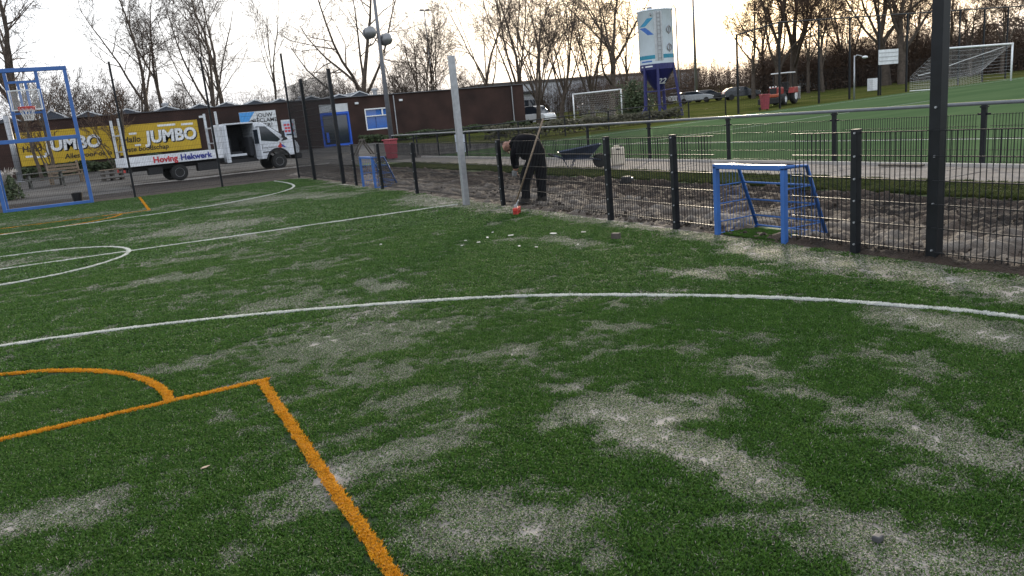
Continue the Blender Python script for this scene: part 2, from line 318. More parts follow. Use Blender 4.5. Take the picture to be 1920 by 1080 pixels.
def sand_mask(X, Y):
    X = np.asarray(X, float); Y = np.asarray(Y, float)
    wx = X+.16*(fbm(X*4, Y*4, 61, 3)-.5); wy = Y+.22*(fbm(X*4, Y*4, 67, 3)-.5)
    s = np.zeros_like(X)
    for x1, y1, x2, y2, w, k in PATCH:
        dx, dy = x2-x1, y2-y1; L2 = dx*dx+dy*dy+1e-6
        t = np.clip(((wx-x1)*dx+(wy-y1)*dy)/L2, 0, 1)
        d = np.hypot(wx-x1-t*dx, wy-y1-t*dy); w2 = w*1.55
        s = np.maximum(s, k*np.clip(1.05*np.exp(-(d/w2)**1.5)-.05, 0, 1))
    n1 = fbm(X*.75, Y*1.0, 71, 5); n2 = fbm(X*.5+3, Y*2.4, 75, 4); n3 = fbm(X*7, Y*7, 79, 3)
    n4 = fbm(X*22, Y*22, 83, 2)
    s = 1.06*s*(.42+.5*n3+.5*n4)+.26*sm(.52, .74, n1)*sm(.25, .7, n3)*(.5+n4)+.26*sm(.53, .72, n2)*sm(.3, .65, n3)*(.5+n4)
    n5 = fbm(X*2.2+5, Y*5.5, 87, 3); s = s+.34*sm(.58, .76, n5)*(.4+n4)
    s = s+.10*sm(.3, .7, n3)*sm(-5.5, -7.5, X+.5*(n1-.5))
    s = s+sm(-.55, -.18, X+.5*(n1-.5))*sm(2.2, 5.5, Y)*(.15+.75*n3)
    return np.clip(s, 0, 1.25)
COURT = ramp_mat('sanded_turf_base', [(0, (.012, .032, .008)), (.3, (.035, .06, .022)), (.60, (.18, .166, .15)), (1, (.31, .288, .265))], 'sand', bump=1.0, bscale=150, nz_amt=.30, nscale=120, bdist=.014)
cx = np.concatenate([np.arange(-16, -10, .25), np.arange(-10, .0, .055)]); cy = np.concatenate([np.arange(-6, 8, .055), np.arange(8, 24.95, .11)])
me, X, Y = grid('turf_court', cx, cy, lambda X, Y: 0*X+.02, COURT); set_attr(me, 'sand', sand_mask(X, Y)); structure(link('turf_court', me))

# marking lines of the court as polylines (x, y)
def arc(cx_, cy_, r, a0, a1, n=40): return [(cx_+r*math.cos(math.radians(a0+(a1-a0)*i/n)), cy_+r*math.sin(math.radians(a0+(a1-a0)*i/n))) for i in range(n+1)]
def spline(P, n=14):
    P = [np.array(p, float) for p in P]; P = [2*P[0]-P[1]]+P+[2*P[-1]-P[-2]]; out = []
    for i in range(1, len(P)-2):
        a, b, c, d = P[i-1:i+3]
        for k in range(n):
            t = k/n; out.append(tuple(.5*(2*b+(c-a)*t+(2*a-5*b+4*c-d)*t*t+(3*b-a-3*c+d)*t**3)))
    return out+[tuple(P[-2])]
near_arc = [(-11, 3.4), (-9.3, 3.75), (-7.45, 3.70), (-6.16, 3.36), (-4.65, 2.64), (-3.18, 1.62), (-1.99, .22), (-1.44, -.80), (-1.22, -1.50), (-.98, -2.8), (-.9, -4.2)]
far_arc = [(-10.6, 16.0), (-8.71, 16.09), (-6.01, 16.3), (-4.4, 16.7), (-3.24, 17.4), (-2.1, 18.5), (-1.35, 20.2), (-1.08, 22.2), (-1.1, 24.6)]
KX, KT = -5.67, .93
WL = [spline(near_arc), spline(far_arc), [(-.55, 9.36), (-16, 9.7)], arc(-8.06, 9.55, 1.8, 0, 360, 72)]
YL = [[(-10.45, KT), (KX+.04, KT)], [(KX, KT), (KX, -5.5)], arc(-8.06, KT, 1.82, 0, 180, 50), [(KX+.1, 17.95), (KX+.1, 24.4)], [(-10.45, 17.95), (KX+.1, 17.95)], arc(-8.06, 17.95, 1.82, 180, 360, 50)]
def resample(P, step):
    P = np.array(P); d = np.hypot(*(P[1:]-P[:-1]).T); c = np.concatenate([[0], np.cumsum(d)])
    t = np.arange(0, c[-1], step); return np.stack([np.interp(t, c, P[:, 0]), np.interp(t, c, P[:, 1])], 1)
def line_sheet(P, w, m, name):
    P = resample(P, .12); T = np.gradient(P, axis=0); T /= np.hypot(T[:, 0], T[:, 1])[:, None]+1e-9; N = np.stack([-T[:, 1], T[:, 0]], 1)*w/2
    A = P+N; B = P-N; vs = []
    for a, b in zip(A, B): vs += [(a[0], a[1], .0245), (b[0], b[1], .0245)]
    structure(MB().add(vs, [(2*i, 2*i+1, 2*i+3, 2*i+2) for i in range(len(P)-1)]).build(name, m, fix=False))
for P in WL: line_sheet(P, .055, LINEW, 'white_line')
for i, P in enumerate(YL):
    line_sheet(P, .05, LINEY, 'yellow_line')

# tufts of turf fibre, instanced over the court
def blade_mat(name, c1, c2, tr=.30):
    m = bpy.data.materials.new(name); m.use_nodes = True; nt = m.node_tree; b = nt.nodes['Principled BSDF']
    b.inputs['Roughness'].default_value = .55; b.inputs['Specular IOR Level'].default_value = .18
    oi = nt.nodes.new('ShaderNodeObjectInfo'); cr = nt.nodes.new('ShaderNodeValToRGB')
    cr.color_ramp.elements[0].color = (*c1, 1); cr.color_ramp.elements[1].color = (*c2, 1)
    nt.links.new(oi.outputs['Random'], cr.inputs[0]); nt.links.new(cr.outputs[0], b.inputs['Base Color'])
    t = nt.nodes.new('ShaderNodeBsdfTranslucent'); nt.links.new(cr.outputs[0], t.inputs[0])
    mx = nt.nodes.new('ShaderNodeMixShader'); mx.inputs[0].default_value = tr
    nt.links.new(b.outputs[0], mx.inputs[1]); nt.links.new(t.outputs[0], mx.inputs[2])
    nt.links.new(mx.outputs[0], nt.nodes['Material Output'].inputs[0]); return m
def tuft_mesh(name, size, rows, per, mats, seed, w=.0028, L=.015, lean=.7):
    r = random.Random(seed); b = MB(); st = size/rows; mi = []
    for i in range(rows):
        for j in range(rows):
            x0 = (i+.5)*st-size/2+r.uniform(-.4, .4)*st; y0 = (j+.5)*st-size/2+r.uniform(-.4, .4)*st
            lx, ly = r.uniform(-.5, .5), r.uniform(-.5, .5); hh = r.uniform(.6, 1.15)
            for k in range(per):
                x, y = x0+r.uniform(-.003, .003), y0+r.uniform(-.003, .003); a = r.uniform(0, 6.283); ll = L*hh*r.uniform(.75, 1.15)
                ox, oy = math.cos(a)*w/2, math.sin(a)*w/2
                tx, ty = lx+r.uniform(-lean, lean), ly+r.uniform(-lean, lean)
                b.add([(x-ox, y-oy, -.002), (x+ox, y+oy, -.002), (x+ox+tx*ll*.35, y+oy+ty*ll*.35, ll*.6), (x-ox+tx*ll*.35, y-oy+ty*ll*.35, ll*.6), (x+tx*ll, y+ty*ll, ll*.95)], [(0, 1, 2, 3), (3, 2, 4)])
                q = r.random(); c = 0
                for n, (_, wt) in enumerate(mats):
                    q -= wt
                    if q <= 0: c = n; break
                mi += [c, c]
    me = b.mesh(name, None)
    for m, _ in mats: me.materials.append(m)
    me.polygons.foreach_set('material_index', mi); return me
def scatter(name, pts, scl, rot, proto, label_kind='stuff'):
    me = bpy.data.meshes.new(name); me.vertices.add(len(pts)); me.vertices.foreach_set('co', np.asarray(pts, np.float32).ravel())
    a = me.attributes.new('scl', 'FLOAT_VECTOR', 'POINT'); a.data.foreach_set('vector', np.asarray(scl, np.float32).ravel())
    a = me.attributes.new('rot', 'FLOAT_VECTOR', 'POINT'); a.data.foreach_set('vector', np.asarray(rot, np.float32).ravel())
    o = link(name, me); o['kind'] = 'stuff'
    ng = bpy.data.node_groups.new(name, 'GeometryNodeTree')
    ng.interface.new_socket('Geometry', in_out='INPUT', socket_type='NodeSocketGeometry'); ng.interface.new_socket('Geometry', in_out='OUTPUT', socket_type='NodeSocketGeometry')
    gi = ng.nodes.new('NodeGroupInput'); go = ng.nodes.new('NodeGroupOutput'); ip = ng.nodes.new('GeometryNodeInstanceOnPoints')
    ob = ng.nodes.new('GeometryNodeObjectInfo'); ob.inputs[0].default_value = proto; ob.transform_space = 'ORIGINAL'
    an = []
    for nm in ('scl', 'rot'):
        n = ng.nodes.new('GeometryNodeInputNamedAttribute'); n.data_type = 'FLOAT_VECTOR'; n.inputs[0].default_value = nm; an.append(n)
    L = ng.links
    L.new(gi.outputs[0], ip.inputs['Points']); L.new(ob.outputs['Geometry'], ip.inputs['Instance'])
    ob.inputs[1].default_value = True
    L.new(an[0].outputs[0], ip.inputs['Scale']); L.new(an[1].outputs[0], ip.inputs['Rotation']); L.new(ip.outputs[0], go.inputs[0])
    md = o.modifiers.new('instances', 'NODES'); md.node_group = ng; return o
BL_D = blade_mat('deep_green_turf_fibre', (.011, .032, .007), (.022, .054, .011)); BL_G = blade_mat('green_turf_fibre', (.042, .112, .015), (.068, .152, .022)); BL_L = blade_mat('light_green_turf_fibre', (.09, .17, .035), (.13, .22, .055))
BL_S = blade_mat('sand_dusted_fibre', (.225, .203, .176), (.35, .322, .285), 0)
BL_W = blade_mat('white_turf_fibre', (.55, .57, .55), (.7, .71, .68))
BL_Y = blade_mat('yellow_turf_fibre', (.56, .25, .012), (.66, .33, .02)); BL_YD = blade_mat('dull_yellow_turf_fibre', (.30, .13, .012), (.38, .17, .015))
BL_N = blade_mat('verge_grass_blade', (.03, .048, .012), (.075, .085, .025))
def proto(name, me, loc):
    o = link(name, me, None, loc); o['kind'] = 'stuff'; return o
pg = proto('turf_tuft', tuft_mesh('turf_tuft', .085, 7, 6, [(BL_D, .34), (BL_G, .565), (BL_L, .08), (BL_S, .015)], 1, .0034), (-3.0, 3.0, .02))
ps_ = proto('sandy_tuft', tuft_mesh('sandy_tuft', .085, 7, 6, [(BL_D, .22), (BL_G, .34), (BL_L, .12), (BL_S, .32)], 7, .0034, .013, .9), (-4.6, 1.5, .02))
pw = proto('white_tuft', tuft_mesh('white_tuft', .035, 4, 5, [(BL_W, 1)], 2), (-3.18, 1.62, .0245))
py_ = proto('yellow_tuft', tuft_mesh('yellow_tuft', .035, 4, 5, [(BL_Y, .75), (BL_YD, .25)], 3), (-5.67, 0, .0245))
pn = proto('grass_tuft', tuft_mesh('grass_tuft', .10, 6, 4, [(BL_N, 1)], 4, .004, .05), (4.0, 6, .02))
rng = np.random.default_rng(5)
LP = np.concatenate([resample(P, .02) for P in WL+YL])
def near_line(P, r):
    cell = {}
    key = np.floor(LP/.1).astype(int)
    S = set(map(tuple, key)); k = np.floor(P/.1).astype(int); out = np.zeros(len(P), bool)
    byc = {}
    for q, kk in zip(LP, map(tuple, key)): byc.setdefault(kk, []).append(q)
    for i, (a, b) in enumerate(k):
        for u in (a-1, a, a+1):
            for v_ in (b-1, b, b+1):
                c = byc.get((u, v_))
                if c is not None:
                    for q in c:
                        if (q[0]-P[i, 0])**2+(q[1]-P[i, 1])**2 < r*r: out[i] = True; break
                if out[i]: break
            if out[i]: break
    return out
def in_view(P, margin=.6):
    d = np.stack([P[:, 0]-CAM.x, P[:, 1]-CAM.y, np.full(len(P), .02-CAM.z)], 1)
    z = d @ np.array(fwd); x = d @ np.array(rt)/np.maximum(z, .01); y = d @ np.array(up)/np.maximum(z, .01)
    f = 1444.65; return (z > .15) & (np.abs(x) < 960/f*(1+margin)) & (np.abs(y) < 540/f*(1+margin))
def lump(name, m, seed):
    r = random.Random(seed); bm = bmesh.new(); bmesh.ops.create_icosphere(bm, subdivisions=2, radius=.035)
    for v in bm.verts: v.co *= r.uniform(.7, 1.25); v.co.z *= .75
    me = bpy.data.meshes.new(name); bm.to_mesh(me); bm.free(); me.materials.append(m); return me
pc = proto('soil_clod', lump('soil_clod', DIRTC, 3), (1.2, 2.2, .05))
P = np.concatenate([np.column_stack([rng.uniform(.1, 3.4, 2600), rng.uniform(-3, 13, 2600)]), np.column_stack([rng.normal(.04, .07, 700), rng.uniform(-3, 8, 700)])])
keep = (fbm(P[:, 0]*1.3, P[:, 1]*1.3, 95) > .47) | (P[:, 0] < .2); P = P[keep]; k = rng.gamma(2, .15, len(P)).clip(.12, 1.3)
scatter('soil_clods', np.column_stack([P, dirt_h(P[:, 0], P[:, 1])+.004]), np.column_stack([k, k, k]), rng.uniform(0, 6.28, (len(P), 3)), pc)
GP = []
for r0, r1, st in ((0, 6.5, .055), (6.5, 12, .095), (12, 40, .2)):
    ax = np.arange(-16, -.16, st); ay = np.arange(-5.8, 24.8, st); X, Y = np.meshgrid(ax, ay)
    P = np.stack([X.ravel(), Y.ravel()], 1)+rng.uniform(-.35, .35, (X.size, 2))*st
    dist = np.hypot(P[:, 0]-CAM.x, P[:, 1]-CAM.y); jd = dist+rng.uniform(-.6, .6, len(P))
    q = (jd >= r0) & (jd < r1); P = P[q]; P = P[in_view(P) | ((dist[q] < 8) & (P[:, 1] > -4.8))]
    P = P[~near_line(P, .052 if st < .06 else .06)]
    s = sand_mask(P[:, 0], P[:, 1])+rng.uniform(-.22, .22, len(P))
    keep = (s < .8) | (rng.random(len(P)) < .85); P = P[keep]; s = s[keep]
    k = st/.055
    hz = np.clip(1.12-.85*s, .36, 1.0)*rng.uniform(.8, 1.15, len(P))*(1 if k < 1.2 else 1.1)
    GP.append((P, np.stack([np.full(len(P), k), np.full(len(P), k), hz], 1), s))
P = np.concatenate([g[0] for g in GP]); S = np.concatenate([g[1] for g in GP])
sv = np.concatenate([g[2] for g in GP])+rng.uniform(-.12, .12, len(P)); sel = sv > .36
for nm, q, pr in (('turf_pile', ~sel, pg), ('sandy_turf_pile', sel, ps_)):
    scatter(nm, np.column_stack([P[q], np.full(q.sum(), .02)]), S[q], np.column_stack([0*P[q], rng.uniform(0, 6.28, q.sum())]), pr)
def line_pile(name, lines, w, pr):
    out = []
    for L in lines:
        q = resample(L, .028); T = np.gradient(q, axis=0); T /= np.hypot(T[:, 0], T[:, 1])[:, None]+1e-9; N = np.stack([-T[:, 1], T[:, 0]], 1)
        for o in (-.5, 0, .5): out.append(q+N*(o*w)+rng.normal(0, .004, q.shape))
    P = np.concatenate(out); P = P[in_view(P)]; s = np.clip(1.0-.35*sand_mask(P[:, 0], P[:, 1]), .3, 1)
    scatter(name, np.column_stack([P, np.full(len(P), .0245)]), np.column_stack([0*P+1, s*rng.uniform(.8, 1.1, len(P))]), np.column_stack([0*P, rng.uniform(0, 6.28, len(P))]), pr)
line_pile('white_line_pile', WL, .028, pw); line_pile('yellow_line_pile', YL, .024, py_)
P = np.column_stack([rng.uniform(3.45, 4.7, 9000), rng.uniform(-3, 26, 9000)])
keep = fbm(P[:, 0]*2, P[:, 1]*1.2, 91) > .38+.3*np.abs((P[:, 0]-4.1)/.65)**2-.25; P = P[keep]
scatter('strip_grass', np.column_stack([P, np.full(len(P), .035)]), np.column_stack([0*P+1, rng.uniform(.5, 1.4, len(P))]), np.column_stack([0*P, rng.uniform(0, 6.28, len(P))]), pn)

# ------------------------------------------------------------------ wire fences
def wire_panel(par, p0, p1, zs, zlo, zhi, gap=.05, w=.006, hw=.0085, m=WIRE, name='mesh_panel', hname='horizontal_wire', twin=True):
    """welded mesh panel: uprights as one joined part, each horizontal pair of wires a sub-part"""
    p0 = Vector((*p0, 0)); p1 = Vector((*p1, 0)); d = p1-p0; L = d.length; d.normalize(); n = Vector((-d.y, d.x, 0)); b = MB(); a = math.atan2(d.y, d.x)
    k = max(1, int(L/gap))
    for i in range(1, k):
        p = p0+d*(L*i/k); b.box((p.x, p.y, (zlo+zhi)/2), (w, w, zhi-zlo), a)
    pan = b.build(name, m, par, fix=False)
    for z in zs:
        h = MB(); c = (p0+p1)/2
        for s in ((-1, 1) if twin else (1,)):
            q = c+n*(w*.5+hw*.5)*s; h.box((q.x, q.y, z), (L, hw, hw), a)
        h.build(hname, m, pan, fix=False)
    return pan
BOLT = MB().tube([(-.008, 0, 0), (.006, 0, 0)], .010, 8).mesh('bolt', GALV)
def post(par, x, y, h, w, name='post', m=ANTH, capm=BLACK, bolts=(), z=0.0):
    o = MB().box((x, y, z+h/2-.05), (w, w, h+.1)).build(name, m, par, bevel=.006)
    MB().box((x, y, z+h+.006), (w+.008, w+.008, .014)).build('post_cap', capm, o, bevel=.003)
    if bolts:
        for q in bolts: link('bolt', BOLT, o, (x-w/2-.004, y-.014, z+q))
    return o
ZS = (.115, .325, .53, .735, .945, 1.16)
FX = -.13
sf = thing('mesh_fence', 'low dark wire mesh fence along the right side of the turf court', 'fence', (FX, 0, 0))
lows = [-4.9, .72, 3.37, 4.81, 8.2, 9.81, 12.59, 15.13, 17.5]
for y in lows: post(sf, 0, y, 1.18, .07, bolts=ZS)
for y in (0.0, -2.45): post(sf, .12, y, 4.0, .10, 'tall_post', bolts=(.12, .53, .94, 1.35))
for y in (18.85, 22.5): post(sf, 0, y, 3.37, .10, 'tall_post')
ys = [-4.9, -2.45, 0.0, .72, 1.55, None, 2.65, 3.37, 4.81, 8.2, 9.81, 12.59, 15.13, 15.6, None, 16.9, 17.5, 18.85]
for a, b in zip(ys[:-1], ys[1:]):
    if a is None or b is None: continue
    wire_panel(sf, (.03, a+.03), (.03, b-.03), ZS, .085, 1.165)
ZT = tuple(np.arange(.12, 3.3, .205))
wire_panel(sf, (.03, 18.9), (.03, 22.45), ZT, .085, 3.3); wire_panel(sf, (.03, 22.55), (.03, 24.9), ZT, .085, 3.3)
BY = 24.95
bf = thing('tall_mesh_fence', 'tall dark wire mesh fence between the court and the truck', 'fence', (FX, BY, 0))
for x in (0, -2.72, -5.55, -15): post(bf, x, 0, 4.45, .07)
ZB = tuple(np.arange(.12, 4.4, .205))
for a, b in ((0, -2.72), (-2.72, -5.55), (-5.55, -6.85), (-9.55, -12.3), (-12.3, -15)): wire_panel(bf, (a-.03, .03), (b+.03, .03), ZB, .085, 4.4, w=.0045, hw=.006)
post(bf, -12.3, 0, 4.45, .07)
wire_panel(bf, (-6.85, .10), (-9.55, .10), ZB[10:], 2.2, 4.3, w=.0045, hw=.006)
wire_panel(bf, (-6.85, .9), (-9.55, .9), ZB[:11], .085, 2.1, w=.0045, hw=.006)

# galvanised square post at the end of the halfway line
cp = thing('halfway_post', 'plain grey galvanised square post standing on the court at the end of the halfway line', 'post', (-.46, 9.1, 0))
MB().box((0, 0, 1.36), (.105, .105, 2.74)).build('post_tube', GALV, cp, bevel=.008)
MB().box((0, 0, .012), (.2, .2, .016)).build('foot_plate', GALV, cp); MB().box((0, 0, 2.735), (.11, .11, .012)).build('post_cap', ALU, cp)

# rail fence round the sports field
rf = thing('rail_fence', 'waist high black rail fence along the near side of the sports field', 'fence', (6.85, 0, 0))
RY = [3.83+3.05*i for i in range(-4, 11)]
for y in RY:
    o = MB().box((0, y, .5), (.06, .08, 1.1)).build('post', ANTH, rf, bevel=.005)
    MB().box((0, y, .9), (.02, .22, .035)).box((0, y, 1.02), (.1, .1, .03)).build('bracket', ANTH, o)
    MB().box((0, y, .03), (.14, .14, .03)).build('foot_plate', ANTH, o)
MB().tube([(0, RY[0]-.1, 1.075), (0, RY[-1]+.1, 1.075)], .032, 10).build('top_rail', mat('grey_rail_coating', (.10, .11, .125), .3, spec=.6), rf, smooth=True)
for a, b in zip(RY[:-1], RY[1:]): wire_panel(rf, (.02, a+.1), (.02, b-.1), (.1, .3, .5, .7, .89), .07, .9, w=.0075, hw=.008)
r2 = thing('rail_fence', 'thin black rail fence across the far end of the sports field beside the silo', 'fence', (6.9, 33.4, 0))
xs2 = [0.9+2.95*i for i in range(8)]
for x in xs2:
    zb = z0(x+6.9, 33.4); MB().box((x, 0, zb+.5), (.06, .06, 1.12)).build('post', ANTH, r2)
b = MB(); b.tube([(x, 0, z0(x+6.9, 33.4)+1.05) for x in xs2], .028, 6); b.build('top_rail', ANTH, r2)
for a, b_ in zip(xs2[:-1], xs2[1:]):
    q = MB()
    for k in range(1, 30):
        x = a+(b_-a)*k/30; z = z0(x+6.9, 33.4); q.box((x, 0, z+.45), (.005, .005, .8))
    for zz in (.1, .48, .85): q.bar((a, 0, z0(a+6.9, 33.4)+zz), (b_, 0, z0(b_+6.9, 33.4)+zz), .007)
    q.build('mesh_panel', WIRE, r2, fix=False)

# ball-stop fence behind the sports field goal
bs = thing('ball_stop_fence', 'very tall thin black ball stop fence with top cable behind the distant white goal', 'fence', (27.6, 31.4, 0))
xb = [0, 3.4, 6.8, 9.6, 12.4, 15.2, 18.0, 20.8, 23.6, 26.4, 29.2]
for x in xb:
    z = z0(x+27.6, 31.4); h = 5.1 if x else 4.6; MB().box((x, 0, z+h/2), (.09, .09, h)).build('post', ANTH, bs)
MB().tube([(x, 0, z0(x+27.6, 31.4)+(5.1 if x else 4.55)) for x in xb], .045, 5).build('top_cable', ANTH, bs)
for a, c in zip(xb[:-1], xb[1:]):
    q = MB(); za = z0(a+27.6, 31.4); zc = z0(c+27.6, 31.4)
    for k in range(1, 16): q.bar((a, 0, za+.12+k*.13), (c, 0, zc+.12+k*.13), .005)
    for k in range(1, 24):
        t = k/24; q.box((a+(c-a)*t, 0, za+(zc-za)*t+1.05), (.005, .005, 2.1))
    q.build('mesh_panel', WIRE, bs, fix=False)

# ------------------------------------------------------------------ goals
def mini_goal(name, label, y0, y1):
    w = y1-y0; t = thing(name, label, 'mini goal', (FX, (y0+y1)/2, .01), 0, 'blue mini goals set into the side fence')
    H = .81; s = .056
    for y in (-w/2, w/2): MB().box((0, y, H/2), (s, s, H)).build('post', BLUE, t, bevel=.008)
    MB().box((0, 0, H+s/2-.03), (s, w+s, s)).build('crossbar', BLUE, t, bevel=.008)
    for y in (-w/2, w/2):
        MB().tube([(.03, y, H), (.33, y, H-.01), (.62, y, .03)], .022, 8).build('side_stay', BLUE, t, smooth=True)
        sp = MB()
        for z in (.16, .37, .58): sp.tube([(.02, y, z), (.33+.29*(H-z)/H, y, z)], .007, 5)
        sp.tube([(.02, y, .02), (.62, y, .02)], .012, 5); 
        for k in range(1, 12):
            x = .05*k; sp.tube([(x, y, .03), (x, y, H-.02 if x < .33 else H*(1-(x-.33)/.29)-.01)], .0035, 4)
        sp.build('side_mesh', BLUE, t)
    bk = MB()
    for z in (.04, .17, .37, .58): 
        x = .33+.29*(H-z)/H; bk.tube([(x, -w/2, z), (x, w/2, z)], .012, 6)
    bk.build('back_bar', BLUE, t)
    n = MB(); k = int(w/.06)
    for i in range(1, k):
        y = -w/2+w*i/k; n.tube([(.03, y, H+.005), (.33, y, H-.005), (.62, y, .03)], .0032, 4, cap=False)
    for x in np.arange(.06, .33, .06): n.tube([(x, -w/2, H+.004), (x, w/2, H+.004)], .0032, 4)
    for z in np.arange(.08, .8, .05):
        x = .33+.29*(H-z)/H; n.tube([(x, -w/2, z), (x, w/2, z)], .0026, 4)
    o = n.build('rear_mesh', WIRE, t)
    return t
mini_goal('mini_goal', 'small blue steel goal in the fence between the thick post and the dark fence post', 1.6, 2.62)
mini_goal('mini_goal', 'far small blue steel goal in the side fence near the court corner', 15.72, 16.82)
gm = MB().box((.27, 2.11, .022), (.6, .9, .012)); structure(gm.build('goal_turf', mat('goal_turf_green', (.03, .085, .015), .8, bump=.8, bscale=90)))
P = np.column_stack([rng.uniform(-.1, .35, 1500), rng.uniform(1.66, 2.56, 1500)])
scatter('goal_pile', np.column_stack([P, np.full(len(P), .028)]), np.column_stack([0*P+.6, rng.uniform(.7, 1.1, len(P))]), np.column_stack([0*P, rng.uniform(0, 6.28, len(P))]), pg)

# blue goal with basketball backboard above it
bg = thing('goal_with_hoop', 'big blue steel goal frame with a basketball backboard and hoop above the crossbar', 'goal', (-8.2, 24.6, 0))
hw = 1.22; BHT = 4.36
for s in (-1, 1): MB().box((s*hw, 0, BHT/2), (.11, .11, BHT)).build('post', BLUE, bg, bevel=.01)
MB().box((0, 0, 2.17), (2*hw, .12, .12)).build('crossbar', BLUE, bg, bevel=.01); MB().box((0, 0, BHT-.06), (2*hw+.129, .124, .12)).build('top_bar', BLUE, bg, bevel=.01)
MB().box((0, .02, .06), (2*hw, .1, .12)).build('ground_bar', BLUE, bg, bevel=.01)
for x in (-.42, .42): MB().box((x, 0, 3.265), (.10, .09, 2.07)).build('upright', BLUE, bg, bevel=.008)
MB().box((0, 0, 3.94), (.74, .085, .07)).build('cross_member', BLUE, bg); MB().box((0, -.02, 3.0), (.74, .05, .06)).build('cross_member', BLUE, bg)
for x in (-.12, .09): MB().box((x, -.03, 3.47), (.075, .05, .9)).build('backboard_bar', BLUE, bg)
bb = MB().box((0, -.12, 3.39), (.84, .02, .60)).build('backboard', None, bg)
pm = mat('clear_backboard', (.75, .78, .8), .15); pm.node_tree.nodes['Principled BSDF'].inputs['Alpha'].default_value = .10; bb.data.materials.append(pm)
fr = MB()
for s in (-1, 1): fr.box((s*.41, -.135, 3.39), (.035, .012, .62)); fr.box((0, -.137, 3.39+s*.295), (.86, .012, .035))
fr.build('backboard_border', CLEAR, bb)
hp = MB(); ring = [(.225*math.cos(a), -.42+.225*math.sin(a), 3.16) for a in np.linspace(0, 2*math.pi, 25)]
hp.tube(ring, .014, 6, cap=False); hp.box((0, -.165, 3.16), (.12, .1, .05)); hp.build('hoop', RED, bg)
rn = MB()
for k in range(12):
    a = 2*math.pi*k/12; 
    for dlt in (.35, -.35): rn.tube([(.225*math.cos(a), -.42+.225*math.sin(a), 3.14), (.17*math.cos(a+dlt), -.42+.17*math.sin(a+dlt), 2.96), (.11*math.cos(a+2*dlt), -.42+.11*math.sin(a+2*dlt), 2.76)], .006, 3)
rn.build('hoop_net', NETW, bg)
ch = MB()
for k in range(40):
    a = 2*math.pi*k/40; ch.tube([(.225*math.cos(a), -.42+.225*math.sin(a), 3.16), (.222*math.cos(a+.12), -.42+.222*math.sin(a+.12), 3.07)], .007, 3)
ch.build('hoop_skirt', RED, bg)
for s in (-1, 1):
    MB().tube([(s*hw, .05, 2.15), (s*hw, .9, 2.1), (s*hw, .95, .05)], .03, 6).build('rear_stay', BLUE, bg)

def big_goal(name, label, x, y, z, w, h, rz, depth, net_sag, leftnet=0):
    t = thing(name, label, 'goal', (x, y, z), rz)
    for s in (-1, 1): MB().tube([(s*w/2, 0, -.1), (s*w/2, 0, h)], .06, 10).build('post', WHITE, t, smooth=True)
    MB().tube([(-w/2-.05, 0, h), (w/2+.05, 0, h)], .06, 10).build('crossbar', WHITE, t, smooth=True)
    n = MB()
    def back(u, q):                                                # q 0..1 from the crossbar to the ground at the back
        sag = net_sag*math.sin(math.pi*min(1, q*1.05))*math.sin(math.pi*(u/w+.5))**.7
        return (u, depth*min(1, q*1.6), max(.02, h*(1-q)-sag*.5))
    k = int(w/.16)
    for i in range(k+1):
        u = -w/2+w*i/k; n.tube([back(u, q) for q in np.linspace(0, 1, 9)], .004, 3, cap=False)
    for q in np.linspace(.05, 1, 15): n.tube([back(u, q) for u in np.linspace(-w/2, w/2, 14)], .004, 3, cap=False)
    for s in (-1, 1):
        for i in range(1, 12):
            zz = h*i/12; n.tube([(s*w/2, 0, zz), (s*w/2, depth*min(1, (1-zz/h)*1.6), zz)], .004, 3, cap=False)
    n.build('net', NETW, t, fix=False)
    for s in (-1, 1): MB().tube([(s*w/2, 0, .03), (s*w/2, depth, .03)], .03, 5).build('ground_bar', WHITE, t)
    return t
g1 = big_goal('football_goal', 'large white football goal with sagging net at the far end of the sports field', 44.4, 27.6, .68, 7.2, 2.46, math.radians(-2), 2.0, 1.0)
hr = MB(); hr.tube([(-2.6, 2.2, .95), (-1.2, 2.0, 1.15), (.6, 1.6, 1.6), (2.9, .1, 2.3)], .02, 4); hr.build('net_rope', NETW, g1)
g2 = big_goal('football_goal', 'white football goal parked on the grass to the left of the silo', 32.2, 53.3, .44, 4.9, 2.35, math.atan2(-4.5, 2.0), 1.2, .3)

# ------------------------------------------------------------------ clubhouse
FY = 58.0; WX0, WX1, WH = -30.0, 27.6, 3.72
BRICK = mat('dark_brown_brick', (.034, .017, .0135), .95, var=.4, scale=.6, bump=.3, bscale=18)
bz = z0(0, FY)
cb = thing('clubhouse', 'long low dark brown brick clubhouse with flat roof behind the truck', 'building', (0, FY, bz))
wl_ = MB()
for a, b_, lo, hi in ((WX0, 9.2, -.4, WH), (9.2, 11.55, 3.32, WH), (11.55, 12.85, -.4, WH), (12.85, 15.0, -.4, 1.02), (12.85, 15.0, 2.72, WH), (15.0, WX1, -.4, WH)):
    wl_.box(((a+b_)/2, .15, (lo+hi)/2), (b_-a, .3, hi-lo))
wl_.box((WX0+.15, 6, 1.6), (.3, 11.4, 4.1)); wl_.box((WX1-.15, 6, 1.6), (.3, 11.4, 4.1)); wl_.box(((WX0+WX1)/2, 11.85, 1.6), (WX1-WX0, .3, 4.1))
wl_.build('wall', BRICK, cb, fix=False)
ROOFM = mat('roof_felt', (.05, .05, .055), .8)
rf_ = MB().box(((WX0+WX1)/2, 6, WH-.12), (WX1-WX0-.7, 11.2, .15)).build('roof', ROOFM, cb)
MB().box(((WX0+WX1)/2, .1, WH+.03), (WX1-WX0+.1, .46, .06)).build('roof_edge', mat('zinc_trim', (.10, .10, .11), .45, .3), cb)
SKY = mat('skylight_glazing', (.04, .05, .07), .4, spec=.4)
